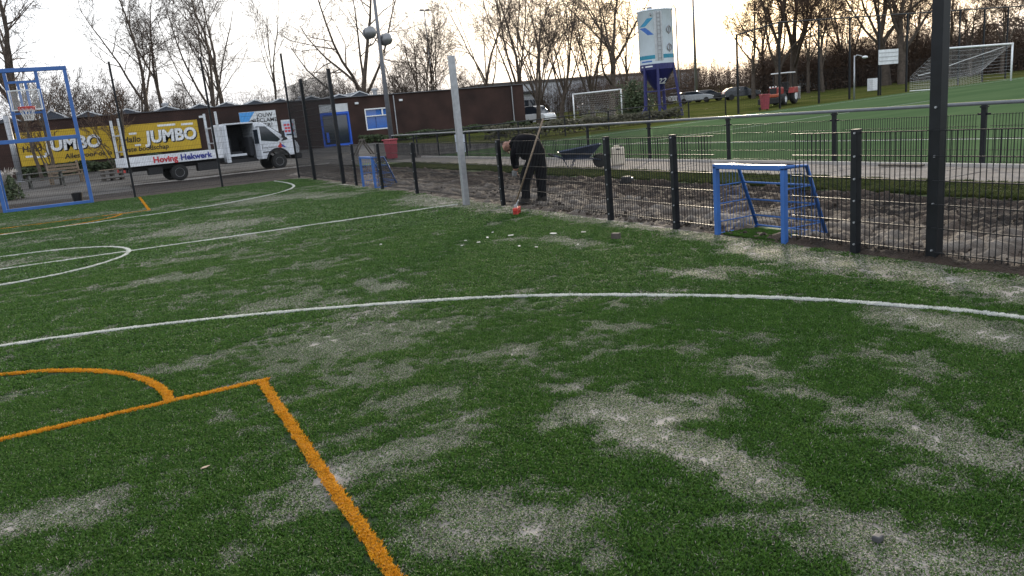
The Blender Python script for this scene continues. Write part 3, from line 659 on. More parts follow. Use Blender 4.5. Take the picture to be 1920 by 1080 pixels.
def gable(x, w, h, name='skylight'):
    o = MB().prism([(x-w/2, WH-.02), (x+w/2, WH-.02), (x, WH+h)], .9, 6.5).build(name, SKY, rf_)
    q = MB().bar((x-w/2-.1, .86, WH+.0), (x, .86, WH+h+.05), .06).bar((x+w/2+.1, .86, WH+.0), (x, .86, WH+h+.05), .06)
    q.bar((x, .9, WH+h+.03), (x, 6.5, WH+h+.03), .06); q.build('skylight_frame', ALU, rf_)
for x, h in ((-11.8, .4), (-9.1, .62), (-6.9, .38), (-4.4, .36), (-1.75, .36), (.6, .34), (2.5, .32), (4.6, .34), (6.5, .3), (8.9, .32), (11.2, .3), (12.9, .42)): gable(x, 2.0, h)
for x, h in ((-9.2, .85), (-1.65, .7), (8.5, .5), (14.7, .7)):
    MB().lathe([(.2, WH-.1), (.2, WH+h-.22), (.32, WH+h-.2), (.32, WH+h-.06), (.12, WH+h)], 12, (x, 2.4, 0)).build('roof_vent', GALV, rf_)
# double door, vent grille, window
DB = mat('door_blue', (.012, .09, .5), .4)
dr = MB().box((10.375, .2, 1.35), (2.3, .06, 2.6)).build('door', DB, cb); 
for s, x0_ in ((0, 9.28), (1, 10.42)):
    dl = MB().box((x0_+.525, .12, 1.3), (.8, .05, 2.2)).build('door_glass', GLASS, dr)
q = MB()
for x in (9.26, 10.375, 11.49): q.box((x, .1, 1.32), (.14, .16, 2.6))
for z in (.08, 2.58): q.box((10.375, .102, z), (2.3, .15, .16))
q.build('door_frame', DB, dr); MB().box((9.6, .0, .75), (.2, .06, .8)).build('letter_panel', DB, dr)
vg = MB().box((10.375, .12, 2.98), (2.34, .08, .66)).build('vent_grille', WHITED, cb)
for i in range(8): MB().box((10.375, .06, 2.7+i*.078), (2.3, .05, .03)).build('slat', WHITE, vg)
wn_ = MB().box((13.925, .22, 1.87), (2.1, .04, 1.66)).build('window', mat('blue_blind', (.02, .13, .46), .5, var=.1, scale=1.2), cb)
q = MB()
for x in (12.89, 14.96): q.box((x, .08, 1.87), (.09, .2, 1.72))
for z in (1.06, 2.68): q.box((13.925, .082, z), (2.16, .2, .09))
q.box((13.925, .084, 2.13), (2.1, .16, .08)); q.box((14.35, .086, 2.42), (.1, .15, .5)); q.build('window_frame', WHITE, wn_)
MB().box((13.4, .17, 2.4), (.9, .01, .46)).box((13.9, .17, 1.6), (2.0, .01, .9)).build('window_pane', mat('window_pane_blue', (.015, .10, .38), .08, spec=.8), wn_)
MB().box((13.75, .15, 1.58), (.05, .01, .9)).build('blind_seam', mat('dark_blue_seam', (.01, .05, .2), .6), wn_)
for x, z in ((.4, 3.12), (12.25, 3.22), (16.0, 3.2), (20.9, 3.3)): MB().box((x, -.08, z), (.28, .18, .16)).build('wall_lamp', WHITED, cb, bevel=.02)
for x in (15.4, 26.4): MB().tube([(x, -.07, -.2), (x, -.07, WH-.1)], .05, 8).build('downpipe', GALV, cb)
# advertising boards on the wall
YEL = mat('yellow_banner', (.50, .33, .015), .55, var=.06, scale=2)
INK = mat('black_print', (.012, .01, .01), .6); WPR = mat('white_print', (.7, .72, .74), .5)
def banner(name, label, x0_, x1_, z0_, z1_, m=YEL, th=.05, y=-.03):
    t = thing(name, label, 'banner', ((x0_+x1_)/2, FY+y-.04, bz+(z0_+z1_)/2))
    w, h = x1_-x0_, z1_-z0_
    MB().box((0, 0, 0), (w, th, h)).build('sheet', m, t); return t, w, h
t, w, h = banner('advertising_banner', 'left yellow supermarket banner on the clubhouse wall seen through the blue goal', -11.45, -5.75, .78, 3.02)
def jumbo(t, x, z, s=1.0):
    for dx, dz, m, y in ((.07, -.07, INK, -.031), (0, 0, WPR, -.036)): lettering('JUMBO', 1.18*s, m, t, (x+dx, y, z+dz), bold=.045, shear=.08, sx=.92, extrude=.002)
jumbo(t, .45, .12); lettering('Hallo', .55, INK, t, (-2.05, -.035, -.02), bold=.012, shear=.12); lettering('Alles voor de la', .46, INK, t, (1.25, -.035, -.72), bold=.008, shear=.15)
for x, z, l in ((-2.3, -.5, .42), (-1.6, -.58, .6), (-2.2, .5, .5)): MB().box((x, -.03, z), (l, .012, .13)).build('white_flash', WPR, t)
t, w, h = banner('advertising_banner', 'right yellow supermarket banner on the clubhouse wall above the truck bed', -5.55, .08, .88, 2.95)
jumbo(t, .9, .05); lettering('Hallo', .55, INK, t, (-1.75, -.035, 0), bold=.012, shear=.12); lettering('agste boodschap', .46, INK, t, (-.95, -.035, -.68), bold=.008, shear=.15)
for x, z, l in ((-1.6, .42, .5), (-1.4, -.4, .4), (.7, .82, 1.2), (2.1, .78, .8), (-2.4, .35, .3)): MB().box((x, -.03, z), (l, .012, .14)).build('white_flash', WPR, t)
t, w, h = banner('advertising_board', 'white and blue advertising board on the wall behind the truck cab', 3.1, 5.8, 1.2, 3.2, WHITED)
MB().prism([(-1.34, .98), (-.2, .98), (-.62, .45), (-.7, .1), (-1.34, -.2)], -.034, -.027).build('blue_field', mat('sky_blue_print', (.06, .3, .68), .5), t)
MB().prism([(-.85, .25), (-.45, .42), (-.25, .2), (-.5, -.02), (-.8, .02)], -.042, -.0345).build('dark_figure', INK, t)
for s_, z in (('JOUW', .68), ('RECLAME', .30), ('HIER?', -.08)): lettering(s_, .42, INK, t, (.5+.12*(.68-z)*0, -.032, z), bold=.006)
for z, x, l in ((-.4, .35, .9), (-.52, .6, 1.0)): MB().box((x, -.03, z), (l, .012, .05)).build('small_print', RED if l > .95 else INK, t)
t, w, h = banner('poster_board', 'small white framed poster with red blocks on the wall right of the big board', 6.1, 7.15, .98, 2.4, WHITED)
MB().box((0, -.028, .05), (.82, .01, 1.1)).build('poster_sheet', mat('pale_blue_print', (.42, .5, .62), .5), t)
for z in (.32, .08, -.15):
    for x in (-.24, .0, .24): MB().box((x+R.uniform(-.03, .03), -.036, z), (.19, .008, .16)).build('red_block', mat('red_print', (.6, .05, .06), .5) if 'red_print' not in bpy.data.materials else bpy.data.materials['red_print'], t)
MB().box((0, -.036, -.42), (.5, .008, .1)).build('dark_block', INK, t)

# ------------------------------------------------------------------ flatbed truck (local x forward, camera side is -y)
tk = thing('flatbed_truck', 'white crew cab flatbed truck with its rear side door open behind the tall fence', 'truck', (.94, 35.35, z0(0, 35.3)-.01), math.radians(8.2))
TW = mat('white_truck_paint', (.62, .65, .70), .22, var=.03, spec=.6)
TRIM = mat('black_truck_trim', (.014, .014, .016), .6)
HW_ = .96
front = [(1.02, .62), (1.07, .95), (1.0, 1.18), (.86, 1.34), (.42, 1.50), (-.50, 2.20), (-.72, 2.27), (-1.02, 2.29), (-1.02, .55), (-.52, .55), (-.40, .82), (-.18, .96), (.20, .96), (.44, .80), (.50, .62)]
o = MB().prism(front, -HW_, HW_).build('cab_front', TW, tk, bevel=.035)
pl = [(-.98, 1.36), (.40, 1.36), (.36, 1.50), (-.50, 2.12), (-.94, 2.16)]
MB().prism([(-.92, 1.44), (.02, 1.30), (.18, 1.40), (-.46, 2.06), (-.92, 2.10)], -HW_-.006, -HW_+.02).build('side_window', GLASS, o)
MB().prism([(-.92, 1.44), (.02, 1.30), (.18, 1.40), (-.46, 2.06), (-.92, 2.10)], HW_-.02, HW_+.006).build('side_window', GLASS, o)
MB().prism([(.42, 1.515), (.46, 1.53), (-.47, 2.235), (-.51, 2.22)], -.84, .84).build('windscreen', GLASS, o)
MB().prism([(.20, 1.30), (.55, 1.36), (.50, 1.47), (.38, 1.50)], -HW_-.004, HW_+.004).build('cowl_trim', TRIM, o)
MB().box((-.80, -HW_-.012, 1.12), (.13, .03, .26)).build('door_handle', TRIM, o)
MB().prism([(-.02, 1.06), (.11, 1.18), (.13, 1.30), (.2, 1.18), (.32, 1.05), (.2, 1.02), (.1, .96), (.06, 1.03)], -HW_-.008, -HW_+.01).build('red_emblem', RED, o)
MB().prism([(.22, 1.17), (.42, 1.0), (.3, 1.0), (.18, 1.1)], -HW_-.011, -HW_-.0085).build('blue_emblem', mat('print_blue', (.02, .05, .35), .5), o)
TS = Matrix.Rotation(math.pi/2, 4, 'X')
lettering('Hoving Hekwerk', .11, INK, o, (-.42, -HW_-.004, 1.07), extrude=.002)
for x, za, zb in ((-.99, .6, 2.15), (.29, .98, 1.3)): MB().box((x, -HW_-.002, (za+zb)/2), (.014, .01, zb-za)).build('panel_gap', TRIM, o)
MB().box((-.35, -HW_-.002, .86), (.9, .012, .05)).build('rub_strip', TRIM, o)
MB().box((.98, 0, .56), (.34, 1.94, .30)).build('bumper', TRIM, tk, bevel=.06)
MB().box((1.10, 0, .82), (.06, 1.2, .22)).build('grille', TRIM, tk, bevel=.02)
for s in (-1, 1): MB().box((1.0, s*.76, .95), (.18, .3, .2)).build('headlight', mat('headlight_glass', (.5, .52, .55), .1, spec=.8), tk, bevel=.05)
for s in (-1, 1):
    m_ = MB().tube([(.22, s*HW_, 1.48), (.26, s*(HW_+.17), 1.55)], .02, 6).box((.26, s*(HW_+.24), 1.62), (.1, .2, .34)).build('door_mirror', TRIM, tk, bevel=.02)
# wheel arch lip
arch = [(-.02+.56*math.cos(a), .42+.56*math.sin(a)) for a in np.linspace(.1, math.pi-.1, 15)]
MB().tube([(x, -HW_-.01, z) for x, z in arch], .045, 6).tube([(x, HW_+.01, z) for x, z in arch], .045, 6).build('wheel_arch_trim', TRIM, tk)
SEAT = mat('grey_seat_fabric', (.03, .032, .038), .9)
# rear crew section around the open door
MB().box((-1.72, 0, 2.29), (1.44, 1.9, .07)).build('roof_panel', TW, tk, bevel=.03)
MB().box((-2.40, 0, 1.42), (.10, 1.90, 1.72)).build('cab_back', TW, tk, bevel=.03)
MB().box((-2.36, -.90, 1.40), (.20, .10, 1.72)).build('rear_pillar', TW, tk, bevel=.03)
MB().box((-1.7, .92, 1.40), (1.4, .06, 1.75)).build('far_side_panel', TW, tk)
MB().box((-1.7, .885, 1.40), (1.38, .008, 1.7)).build('side_lining', SEAT, tk); MB().box((-2.345, 0, 1.42), (.008, 1.7, 1.66)).build('back_lining', SEAT, tk); MB().box((-1.72, 0, 2.25), (1.3, 1.7, .008)).build('roof_lining', SEAT, tk)
MB().box((-1.7, 0, .58), (1.46, 1.86, .16)).build('cab_floor', TRIM, tk)
MB().box((-1.9, .05, .84), (.55, 1.6, .34)).box((-2.2, .05, 1.3), (.16, 1.6, .75)).build('rear_seat', SEAT, tk, bevel=.05)
MB().box((-1.2, .0, 1.2), (.2, 1.7, .9)).build('front_seat_back', SEAT, tk, bevel=.05)
MB().box((-1.9, -.86, .86), (.8, .1, .10)).build('sill_step', TW, tk)
dn = MB().prism([(-.02, .45), (.05, .45), (.05, 1.9), (-.02, 1.9)], 0, .8).build('open_rear_door', TW, tk, bevel=.01); dn.matrix_parent_inverse = Matrix(); dn.location = (-1.06, -1.76, .14)
MB().prism([(-.03, 1.15), (.06, 1.15), (.06, 1.8), (-.03, 1.8)], .1, .72).build('door_glass', GLASS, dn)
def wheel(x, y, dbl=False):
    w_ = MB().lathe([(.20, -.11), (.33, -.12), (.362, -.09), (.37, 0), (.362, .09), (.33, .12), (.20, .11)], 28, (x, y, .37), Matrix.Rotation(math.pi/2, 4, 'X')).build('wheel', RUBBER, tk, smooth=True)
    s = -1 if y < 0 else 1
    MB().lathe([(.03, .02), (.10, .015), (.11, -.02), (.17, -.03), (.205, .04), (.2, .06), (.19, .06), (.16, -.01)], 24, (x, y+s*.06, .37), Matrix.Rotation(-s*math.pi/2, 4, 'X')).build('rim', STEEL, w_, smooth=True)
for y in (-.84, .84): wheel(0, y); wheel(-4.62, y)
# chassis, bed, boards
MB().box((-3.6, -.38, .68), (6.2, .09, .2)).box((-3.6, .38, .68), (6.2, .09, .2)).box((-6.6, 0, .62), (.1, 1.8, .14)).box((-4.62, 0, .42), (.14, 1.5, .14)).build('chassis', TRIM, tk)
MB().box((-3.35, -.72, .52), (.9, .4, .38)).build('side_locker', TRIM, tk, bevel=.02); MB().box((-5.6, -.7, .55), (.6, .35, .32)).build('side_locker', TRIM, tk, bevel=.02)
MB().box((-4.72, 0, .86), (4.2, 2.06, .10)).build('bed_floor', WOODD, tk)
sb = MB().box((-4.72, -1.05, 1.02), (4.18, .035, .40)).build('side_board', mat('white_aluminium_board', (.66, .68, .72), .35), tk, bevel=.006)
MB().box((-4.72, 1.05, 1.02), (4.18, .035, .40)).build('side_board', bpy.data.materials['white_aluminium_board'], tk, bevel=.006)
MB().box((-6.82, 0, 1.02), (.035, 2.1, .40)).build('tail_board', bpy.data.materials['white_aluminium_board'], tk, bevel=.006)
for body, x, mm in (('Hoving', -5.15, mat('red_lettering', (.5, .02, .03), .5)), ('Hekwerk', -3.83, mat('blue_lettering', (.02, .03, .25), .5))):
    lettering(body, .36, mm, sb, (x, -1.075, 1.01), bold=.012, extrude=.003)
for x in (-6.72, -2.66):
    q = MB()
    for s in (-1, 1): q.box((x, s*.98, 1.85), (.10, .09, 2.1))
    q.box((x, 0, 2.2), (.06, 1.9, .06)).box((x, 0, 1.5), (.05, 1.9, .05)); q.build('load_rack', ALU, tk)
MB().tube([(-6.6, -.6, 1.02), (-2.8, -.5, 1.02)], .06, 6).tube([(-6.5, -.3, 1.04), (-2.9, -.35, 1.06)], .08, 6).box((-3.6, -.3, 1.0), (1.2, .9, .18)).build('load_of_posts', ANTH, tk)
for s in (-1, 1): MB().box((-6.84, s*.8, .66), (.04, .3, .12)).build('tail_light', RED, tk)

# ------------------------------------------------------------------ silo
sl = thing('silo', 'tall white and dark blue silo on four blue legs behind the sports field', 'silo', (29.7, 41.6, z0(29.7, 41)), math.radians(-26.5))
NAVY = mat('navy_blue_paint', (.013, .015, .105), .5, var=.15)
SW = mat('silo_white_paint', (.70, .78, .88), .42, var=.06, scale=1.5)
body_ = MB().lathe([(1.20, 3.55), (1.22, 3.58), (1.22, 7.28), (1.26, 7.30), (1.26, 7.38), (1.0, 7.42)], 40).build('tank', SW, sl, smooth=False)
for p in body_.data.polygons: p.use_smooth = len(p.vertices) == 4 and abs(p.normal.z) < .3
MB().lathe([(.26, 1.95), (.30, 2.0), (1.20, 3.32), (1.225, 3.34), (1.225, 3.72), (1.2, 3.74)], 40).build('cone', NAVY, sl)
def band(z0_, z1_, a0, a1, r, name, m, par):
    n = 24; q = MB(); vs = []
    for i in range(n+1):
        a = math.radians(a0+(a1-a0)*i/n)
        for z in (z0_, z1_):
            for rr in (r, r+.006): vs.append((rr*math.cos(a), rr*math.sin(a), z))
    fs = []
    for i in range(n):
        k = 4*i; fs += [(k+1, k+5, k+7, k+3), (k, k+2, k+6, k+4), (k, k+4, k+5, k+1), (k+2, k+3, k+7, k+6)]
    fs += [(0, 1, 3, 2), (4*n, 4*n+2, 4*n+3, 4*n+1)]
    return q.add(vs, fs).build(name, m, par)
TEAL = mat('teal_band', (.01, .20, .30), .45)
# camera side of the tank is local -y
band(4.06, 4.32, 168, 262, 1.221, 'teal_band', TEAL, body_); band(4.06, 4.32, 277, 372, 1.221, 'teal_band', TEAL, body_)
band(3.9, 7.2, 254, 281, 1.222, 'grey_panel', mat('grey_panel_paint', (.42, .44, .46), .45), body_)
CB = mat('chevron_blue', (.03, .12, .40), .45); CT = mat('chevron_teal', (.02, .22, .38), .45)
def stroke(z_a, z_b, m):                                                # slanting parallelogram that follows the tank wall
    q = MB(); n = 8; vs = []
    for i in range(n+1):
        t = i/n; z = z_a+(z_b-z_a)*t; x0_, x1_ = -.97+.36*t, -.72+.42*t
        for x in np.linspace(x0_, x1_, 7):
            a = math.pi+math.acos(min(1, -x)); vs.append((1.227*math.cos(a), 1.227*math.sin(a), z))
    q.add(vs, [(7*i+j, 7*i+j+1, 7*i+j+8, 7*i+j+7) for i in range(n) for j in range(6)]); q.build('chevron', m, body_, fix=False)
stroke(6.28, 6.80, CT); stroke(6.20, 5.68, CB)
for z in (5.95, 4.75):
    q = MB(); a0 = math.radians(306); c = Vector((1.24*math.cos(a0), 1.24*math.sin(a0), z)); tg = Vector((-math.sin(a0), math.cos(a0), 0))
    q.tube([tuple(c+tg*(.22*math.cos(t))+Vector((0, 0, .22*math.sin(t)))) for t in np.linspace(0, 2*math.pi, 21)], .035, 5, cap=False)
    q.box(tuple(c), (.07, .07, .6)); q.build('hatch_ring', STEEL, body_)
lad = MB()
for s in (-.12, .12): lad.box((s-.02, -1.27, 5.55), (.025, .03, 3.3))
for k in range(12): lad.box((-.02, -1.27, 4.1+k*.27), (.26, .02, .02))
lad.build('ladder', STEEL, sl)
MB().tube([(1.05, -.55, 7.35), (1.25, -.5, 7.55), (1.40, -.45, 7.3), (1.40, -.45, 4.4), (1.42, -.45, 2.0)], .055, 8).build('filling_pipe', GALV, sl, smooth=True)
MB().tube([(1.05*math.cos(a), 1.05*math.sin(a), 7.55) for a in np.linspace(0, 2*math.pi, 25)], .02, 5, cap=False).build('top_railing', GALV, sl)
MB().box((-.5, -.7, 7.46), (.35, .35, .16)).build('top_filter', GALV, sl); MB().tube([(-.55, -1.2, 7.1), (-.55, -1.32, 6.95)], .06, 8).build('valve', STEEL, sl)
for (x0_, y0_, x1_, y1_) in ((-.98, -.62, -1.12, -.72), (-.22, -1.16, -.22, -1.3), (1.02, -.60, 1.5, -.75), (.55, 1.05, .75, 1.35)):
    MB().bar((x0_, y0_, 3.7), (x1_, y1_, 0), .18).build('leg', NAVY, sl, bevel=.01)
q = MB(); q.bar((-1.06, -.67, 1.85), (-.22, -1.22, 1.85), .09).bar((-.22, -1.22, 1.85), (1.25, -.67, 1.95), .07).bar((-1.4, -.9, .08), (-.1, -1.5, .08), .14).bar((-.22, -1.28, .9), (.5, -1.0, .1), .09).bar((-1.08, -.7, .9), (-1.5, -.95, .08), .09).bar((-1.2, -.7, .08), (1.5, -.75, .08), .1)
q.build('brace', NAVY, sl)
def cone_text(body, size, ang, z):
    a = math.radians(ang); r = .30+(z-2.0)*(.9/1.32)+.02
    n = Vector((math.cos(a)*.826, math.sin(a)*.826, -.563)); x_ = Vector((-math.sin(a), math.cos(a), 0)); y_ = n.cross(x_)
    M = Matrix(((x_.x, y_.x, n.x, r*math.cos(a)), (x_.y, y_.y, n.y, r*math.sin(a)), (x_.z, y_.z, n.z, z), (0, 0, 0, 1)))
    me = text_mesh(body, size, bold=.012, shear=.2); me.transform(M); me.materials.clear(); me.materials.append(WPR); link('lettering', me, sl)
cone_text('22', .62, 283, 2.5)
for z, a0, a1 in ((3.86, 200, 243), (3.52, 198, 244)): band(z, z+.09, a0, a1, 1.229, 'small_print', CB if z > 3.8 else WPR, body_)

# ------------------------------------------------------------------ lamp mast, bins, small things
lm = thing('lamp_mast', 'tall grey lamp mast with two round silver floodlights in front of the clubhouse', 'lamp post', (8.79, 40.2, z0(8.8, 40.2)))
MB().tube([(0, 0, -.1), (0, 0, 4.5), (0, 0, 9.6)], [.155, .125, .085], 14).build('pole', MASTG, lm, smooth=True)
for dx, z, in ((-.50, 6.75), (.42, 6.35)):
    l = MB().sphere((dx, -.1, z), .34, 18, 10, (1, .8, 1)).build('floodlight', mat('silver_lamp_housing', (.2, .205, .215), .4, .6) if 'silver_lamp_housing' not in bpy.data.materials else bpy.data.materials['silver_lamp_housing'], lm, smooth=True)
    MB().lathe([(.30, 0), (.34, .02), (.34, .08), (.30, .10)], 20, (dx, .28, z), Matrix.Rotation(-math.pi/2, 4, 'X')).build('lens_ring', STEEL, l)
    MB().bar((0, -.05, z), (dx*.5, -.05, z), .06).build('bracket', STEEL, l)
def wheelie_bin(label, x, y, s, rz):
    t = thing('wheelie_bin', label, 'bin', (x, y, z0(x, y)), rz)
    m = bpy.data.materials.get('faded_red_plastic') or mat('faded_red_plastic', (.28, .045, .06), .6)
    b = MB(); vs = [(-.19, -.22, .06), (.19, -.22, .06), (.19, .2, .06), (-.19, .2, .06), (-.24, -.27, .95), (.24, -.27, .95), (.24, .27, .95), (-.24, .27, .95)]
    b.add([(a*s, c*s, d*s) for a, c, d in vs], [(3, 2, 1, 0), (4, 5, 6, 7), (0, 1, 5, 4), (1, 2, 6, 5), (2, 3, 7, 6), (3, 0, 4, 7)]); b.build('bin_body', m, t, bevel=.025)
    MB().box((0, -.01*s, 1.0*s), (.53*s, .60*s, .07*s)).box((0, .36*s, 1.0*s), (.5*s, .08*s, .05*s)).build('lid', m, t, bevel=.02)
    for k in (-1, 1): MB().lathe([(.03, -.03), (.1, -.03), (.1, .03), (.03, .03)], 14, (k*.25*s, .26*s, .1*s), Matrix.Rotation(math.pi/2, 4, 'Y')).build('wheel', RUBBER, t)
wheelie_bin('faded red wheelie bin with closed lid standing at the foot of the grey lamp mast', 5.75, 31.5, .94, .3)
wheelie_bin('red wheelie bin on the grass beside the tractor at the edge of the sports field', 30.2, 31.85, .95, -.4)

wb = thing('wheelbarrow', 'dark blue grey wheelbarrow parked on the pavement beside the rail fence', 'wheelbarrow', (4.62, 13.0, .045), math.radians(-29))
BT = mat('scratched_blue_steel', (.035, .045, .075), .45, .3, var=.3)
tb = MB(); tb.add([(-.42, -.2, .30), (.22, -.2, .30), (.22, .2, .30), (-.42, .2, .30), (-.58, -.32, .50), (.55, -.32, .62), (.55, .32, .62), (-.58, .32, .50), (-.40, -.18, .31), (.21, -.18, .31), (.21, .18, .31), (-.40, .18, .31)],
   [(3, 2, 1, 0), (0, 1, 5, 4), (1, 2, 6, 5), (2, 3, 7, 6), (3, 0, 4, 7), (8, 9, 10, 11), (4, 5, 9, 8), (5, 6, 10, 9), (6, 7, 11, 10), (7, 4, 8, 11)]); tb.build('tray', BT, wb)
for s in (-1, 1):
    MB().tube([(.52, s*.06, .2), (.2, s*.2, .28), (-.4, s*.22, .30), (-.82, s*.27, .46)], .017, 6).build('handle', BT, wb, smooth=True)
    MB().tube([(-.84, s*.27, .465), (-.70, s*.255, .41)], .024, 8).build('grip', BLACK, wb); MB().tube([(-.15, s*.21, .29), (-.3, s*.22, .0), (-.45, s*.22, .29)], .014, 6).build('leg', BT, wb)
MB().tube([(.5, -.25, .6), (.25, -.2, .3)], .012, 6).build('brace', GALV, wb)
w_ = MB().lathe([(.05, -.05), (.15, -.055), (.19, -.03), (.19, .03), (.15, .055), (.05, .05)], 20, (.5, 0, .19), Matrix.Rotation(math.pi/2, 4, 'X')).build('wheel', RUBBER, wb, smooth=True)
jc = thing('jerrycan', 'cream white plastic jerrycan standing on the pavement next to the wheelbarrow', 'jerrycan', (5.62, 12.75, .045), math.radians(-30))
CR = mat('cream_plastic', (.50, .44, .36), .5, var=.1)
MB().box((0, 0, .235), (.34, .22, .47)).build('can_body', CR, jc, bevel=.04); MB().box((-.03, 0, .5), (.16, .05, .045)).build('handle', CR, jc, bevel=.015)
MB().lathe([(.03, .46), (.035, .5), (.0, .52)], 12, (.11, 0, 0)).build('screw_cap', BLACK, jc); MB().box((.0, -.1125, .42), (.10, .01, .03)).build('grip_hole', BLACK, jc)
tl = thing('power_tool', 'black drill lying on the muddy strip beyond the fence', 'power tool', (2.7, 8.35, .05), .4)
MB().box((0, 0, .09), (.22, .13, .15)).build('motor_housing', BLACK, tl, bevel=.03); MB().tube([(.1, 0, .1), (.24, 0, .09)], .03, 8).build('chuck', STEEL, tl); MB().box((-.06, .05, .05), (.08, .1, .09)).build('battery', BLACK, tl, bevel=.01)
pk = thing('plank', 'dark wet plank lying along the edge of the pavement at the rail fence', 'plank', (6.42, 5.05, .055), math.radians(93))
MB().box((0, 0, .018), (.85, .10, .035)).build('board', WOODD, pk, bevel=.005)
sg = thing('notice_board', 'small pale blue grey sign panel hanging on the rail fence left of the galvanised post', 'sign', (6.80, 25.6, 0))
MB().box((-.03, 0, .62), (.02, .95, .72)).build('panel', mat('pale_sign_sheet', (.42, .46, .54), .5), sg); 
for z in (.4, .8): MB().box((-.01, 0, z), (.02, .8, .03)).build('strap', STEEL, sg)
tr = thing('trestle', 'dark wooden folding trestle standing on the yard in front of the clubhouse', 'trestle', (6.6, 38.6, z0(6.6, 38.6)))
for y in (0, .5):
    MB().bar((-.55, y, 0), (-.02, y, .85), .07).bar((.5, y, 0), (0, y, .85), .07).build('leg_pair', WOODD, tr)
MB().box((0, .25, .86), (.12, .8, .08)).build('top_beam', WOODD, tr)
# things at the left end
bk = thing('bucket', 'black plastic bucket standing on the dark soil behind the blue goal', 'bucket', (-7.42, 26.0, .02))
MB().lathe([(.13, 0), (.14, .01), (.175, .30), (.185, .30), (.185, .32), (.165, .32), (.13, .03)], 20).build('pail', BLACK, bk); MB().tube([(.17*math.cos(a), .03, .31+.02+.14*math.sin(a)*.2) for a in np.linspace(0, math.pi, 9)], .006, 5).build('handle', STEEL, bk)
bn = thing('garden_bench', 'pale wooden garden bench with slatted back on the yard left of the truck', 'bench', (-8.35, 43.2, z0(0, 43.2)), math.radians(14))
for k in range(4): MB().box((0, -.28+k*.15, .44), (1.5, .12, .04)).build('seat_slat', WOOD, bn)
for k in range(3): MB().box((0, .34+k*.05, .62+k*.17), (1.5, .03, .12)).build('back_slat', WOOD, bn)
for s in (-1, 1):
    MB().box((s*.72, -.28, .3), (.08, .08, .62)).build('leg', WOOD, bn); MB().bar((s*.72, .26, 0), (s*.72, .48, 1.15), .09).build('leg', WOOD, bn); MB().box((s*.72, 0, .64), (.1, .75, .05)).build('armrest', WOOD, bn)
pt = thing('picnic_table', 'dark weathered picnic table with attached seats in front of the garden bench', 'table', (-9.2, 41.3, z0(0, 41.3)), math.radians(10))
GW = mat('grey_green_wood', (.085, .085, .075), .85, var=.3)
for k in range(5): MB().box((0, -.3+k*.15, .74), (1.9, .13, .04)).build('top_board', GW, pt)
for s in (-1, 1):
    for k in range(2): MB().box((0, s*(.68+k*.14), .44), (1.9, .12, .04)).build('seat_board', GW, pt)
for s in (-1, 1): MB().bar((s*.7, -.62, 0), (s*.7, -.2, .72), .09).bar((s*.7, .62, 0), (s*.7, .2, .72), .09).box((s*.7, 0, .40), (.07, 1.6, .09)).build('leg_frame', GW, pt)
ps = thing('pallet_stack', 'low stack of dark wooden pallets left of the truck tail', 'pallet', (-6.2, 40.9, z0(0, 41)), .15)
for k in range(3):
    for x in (-.45, 0, .45): MB().box((x*.95, 0, .06+k*.22), (.12, .8, .11)).build('bearer', WOODD, ps)
    for y in (-.36, -.12, .12, .36): MB().box((0, y, .13+k*.22), (1.05, .14, .025)).build('deck_board', WOOD if k == 2 else WOODD, ps)
dp = thing('steel_post', 'thick grey steel post in front of the left end of the yellow banner', 'post', (-11.2, 52, z0(0, 52)))
MB().tube([(0, 0, 0), (0, 0, 4.0)], .16, 10).build('post_tube', GALV, dp, smooth=True); MB().box((0, 0, .02), (.5, .5, .04)).build('foot_plate', GALV, dp)

# offcuts and scraps on the turf
for n_, lab, x, y, s, rz in (('wood_block', 'small square wood offcut lying on the turf in front of the mini goal', -1.02, 3.42, (.07, .10, .075), .5), ('stone_chip', 'small dark stone lying on the sandy patch at the bottom of the court', -4.14, -2.62, (.034, .03, .024), .2)):
    t = thing(n_, lab, 'offcut', (x, y, .024), rz); MB().box((0, 0, s[2]/2), s).build('block', WOODD if n_ == 'wood_block' else mat('dark_stone', (.05, .05, .055), .7), t, bevel=.006)
lf = thing('dry_leaf', 'small pale dry leaf lying on the turf inside the yellow marked area', 'leaf', (-6.16, -.33, .036), .3)
MB().prism([(-.024, 0), (-.006, .010), (.02, .004), (.026, 0), (.0, -.010)], 0, .003, 'z').build('leaf_blade', mat('dry_leaf_brown', (.36, .27, .2), .8), lf)
PAPER = mat('white_offcut', (.68, .66, .60), .7)
for i, (px, py__, l) in enumerate(((-1.72, 4.86, .12), (-2.0, 5.0, .10), (-2.25, 4.75, .07), (-2.5, 4.72, .06), (-1.75, 5.35, .05), (-1.3, 4.45, .14), (-1.0, 4.18, .10), (-2.05, 4.0, .07), (-1.95, 3.75, .06), (-1.55, 3.45, .07), (-3.2, 5.9, .05), (-2.3, 5.05, .05))):
    t = thing('wood_scrap', 'tiny white wood scrap among the scraps scattered on the turf in front of the man', 'scrap', (px, py__, .033), R.uniform(0, 3), 'white scraps scattered on the turf')
    MB().box((0, 0, .006), (l*.6, l*R.uniform(.12, .4), .010)).build('chip', PAPER, t, bevel=.002)

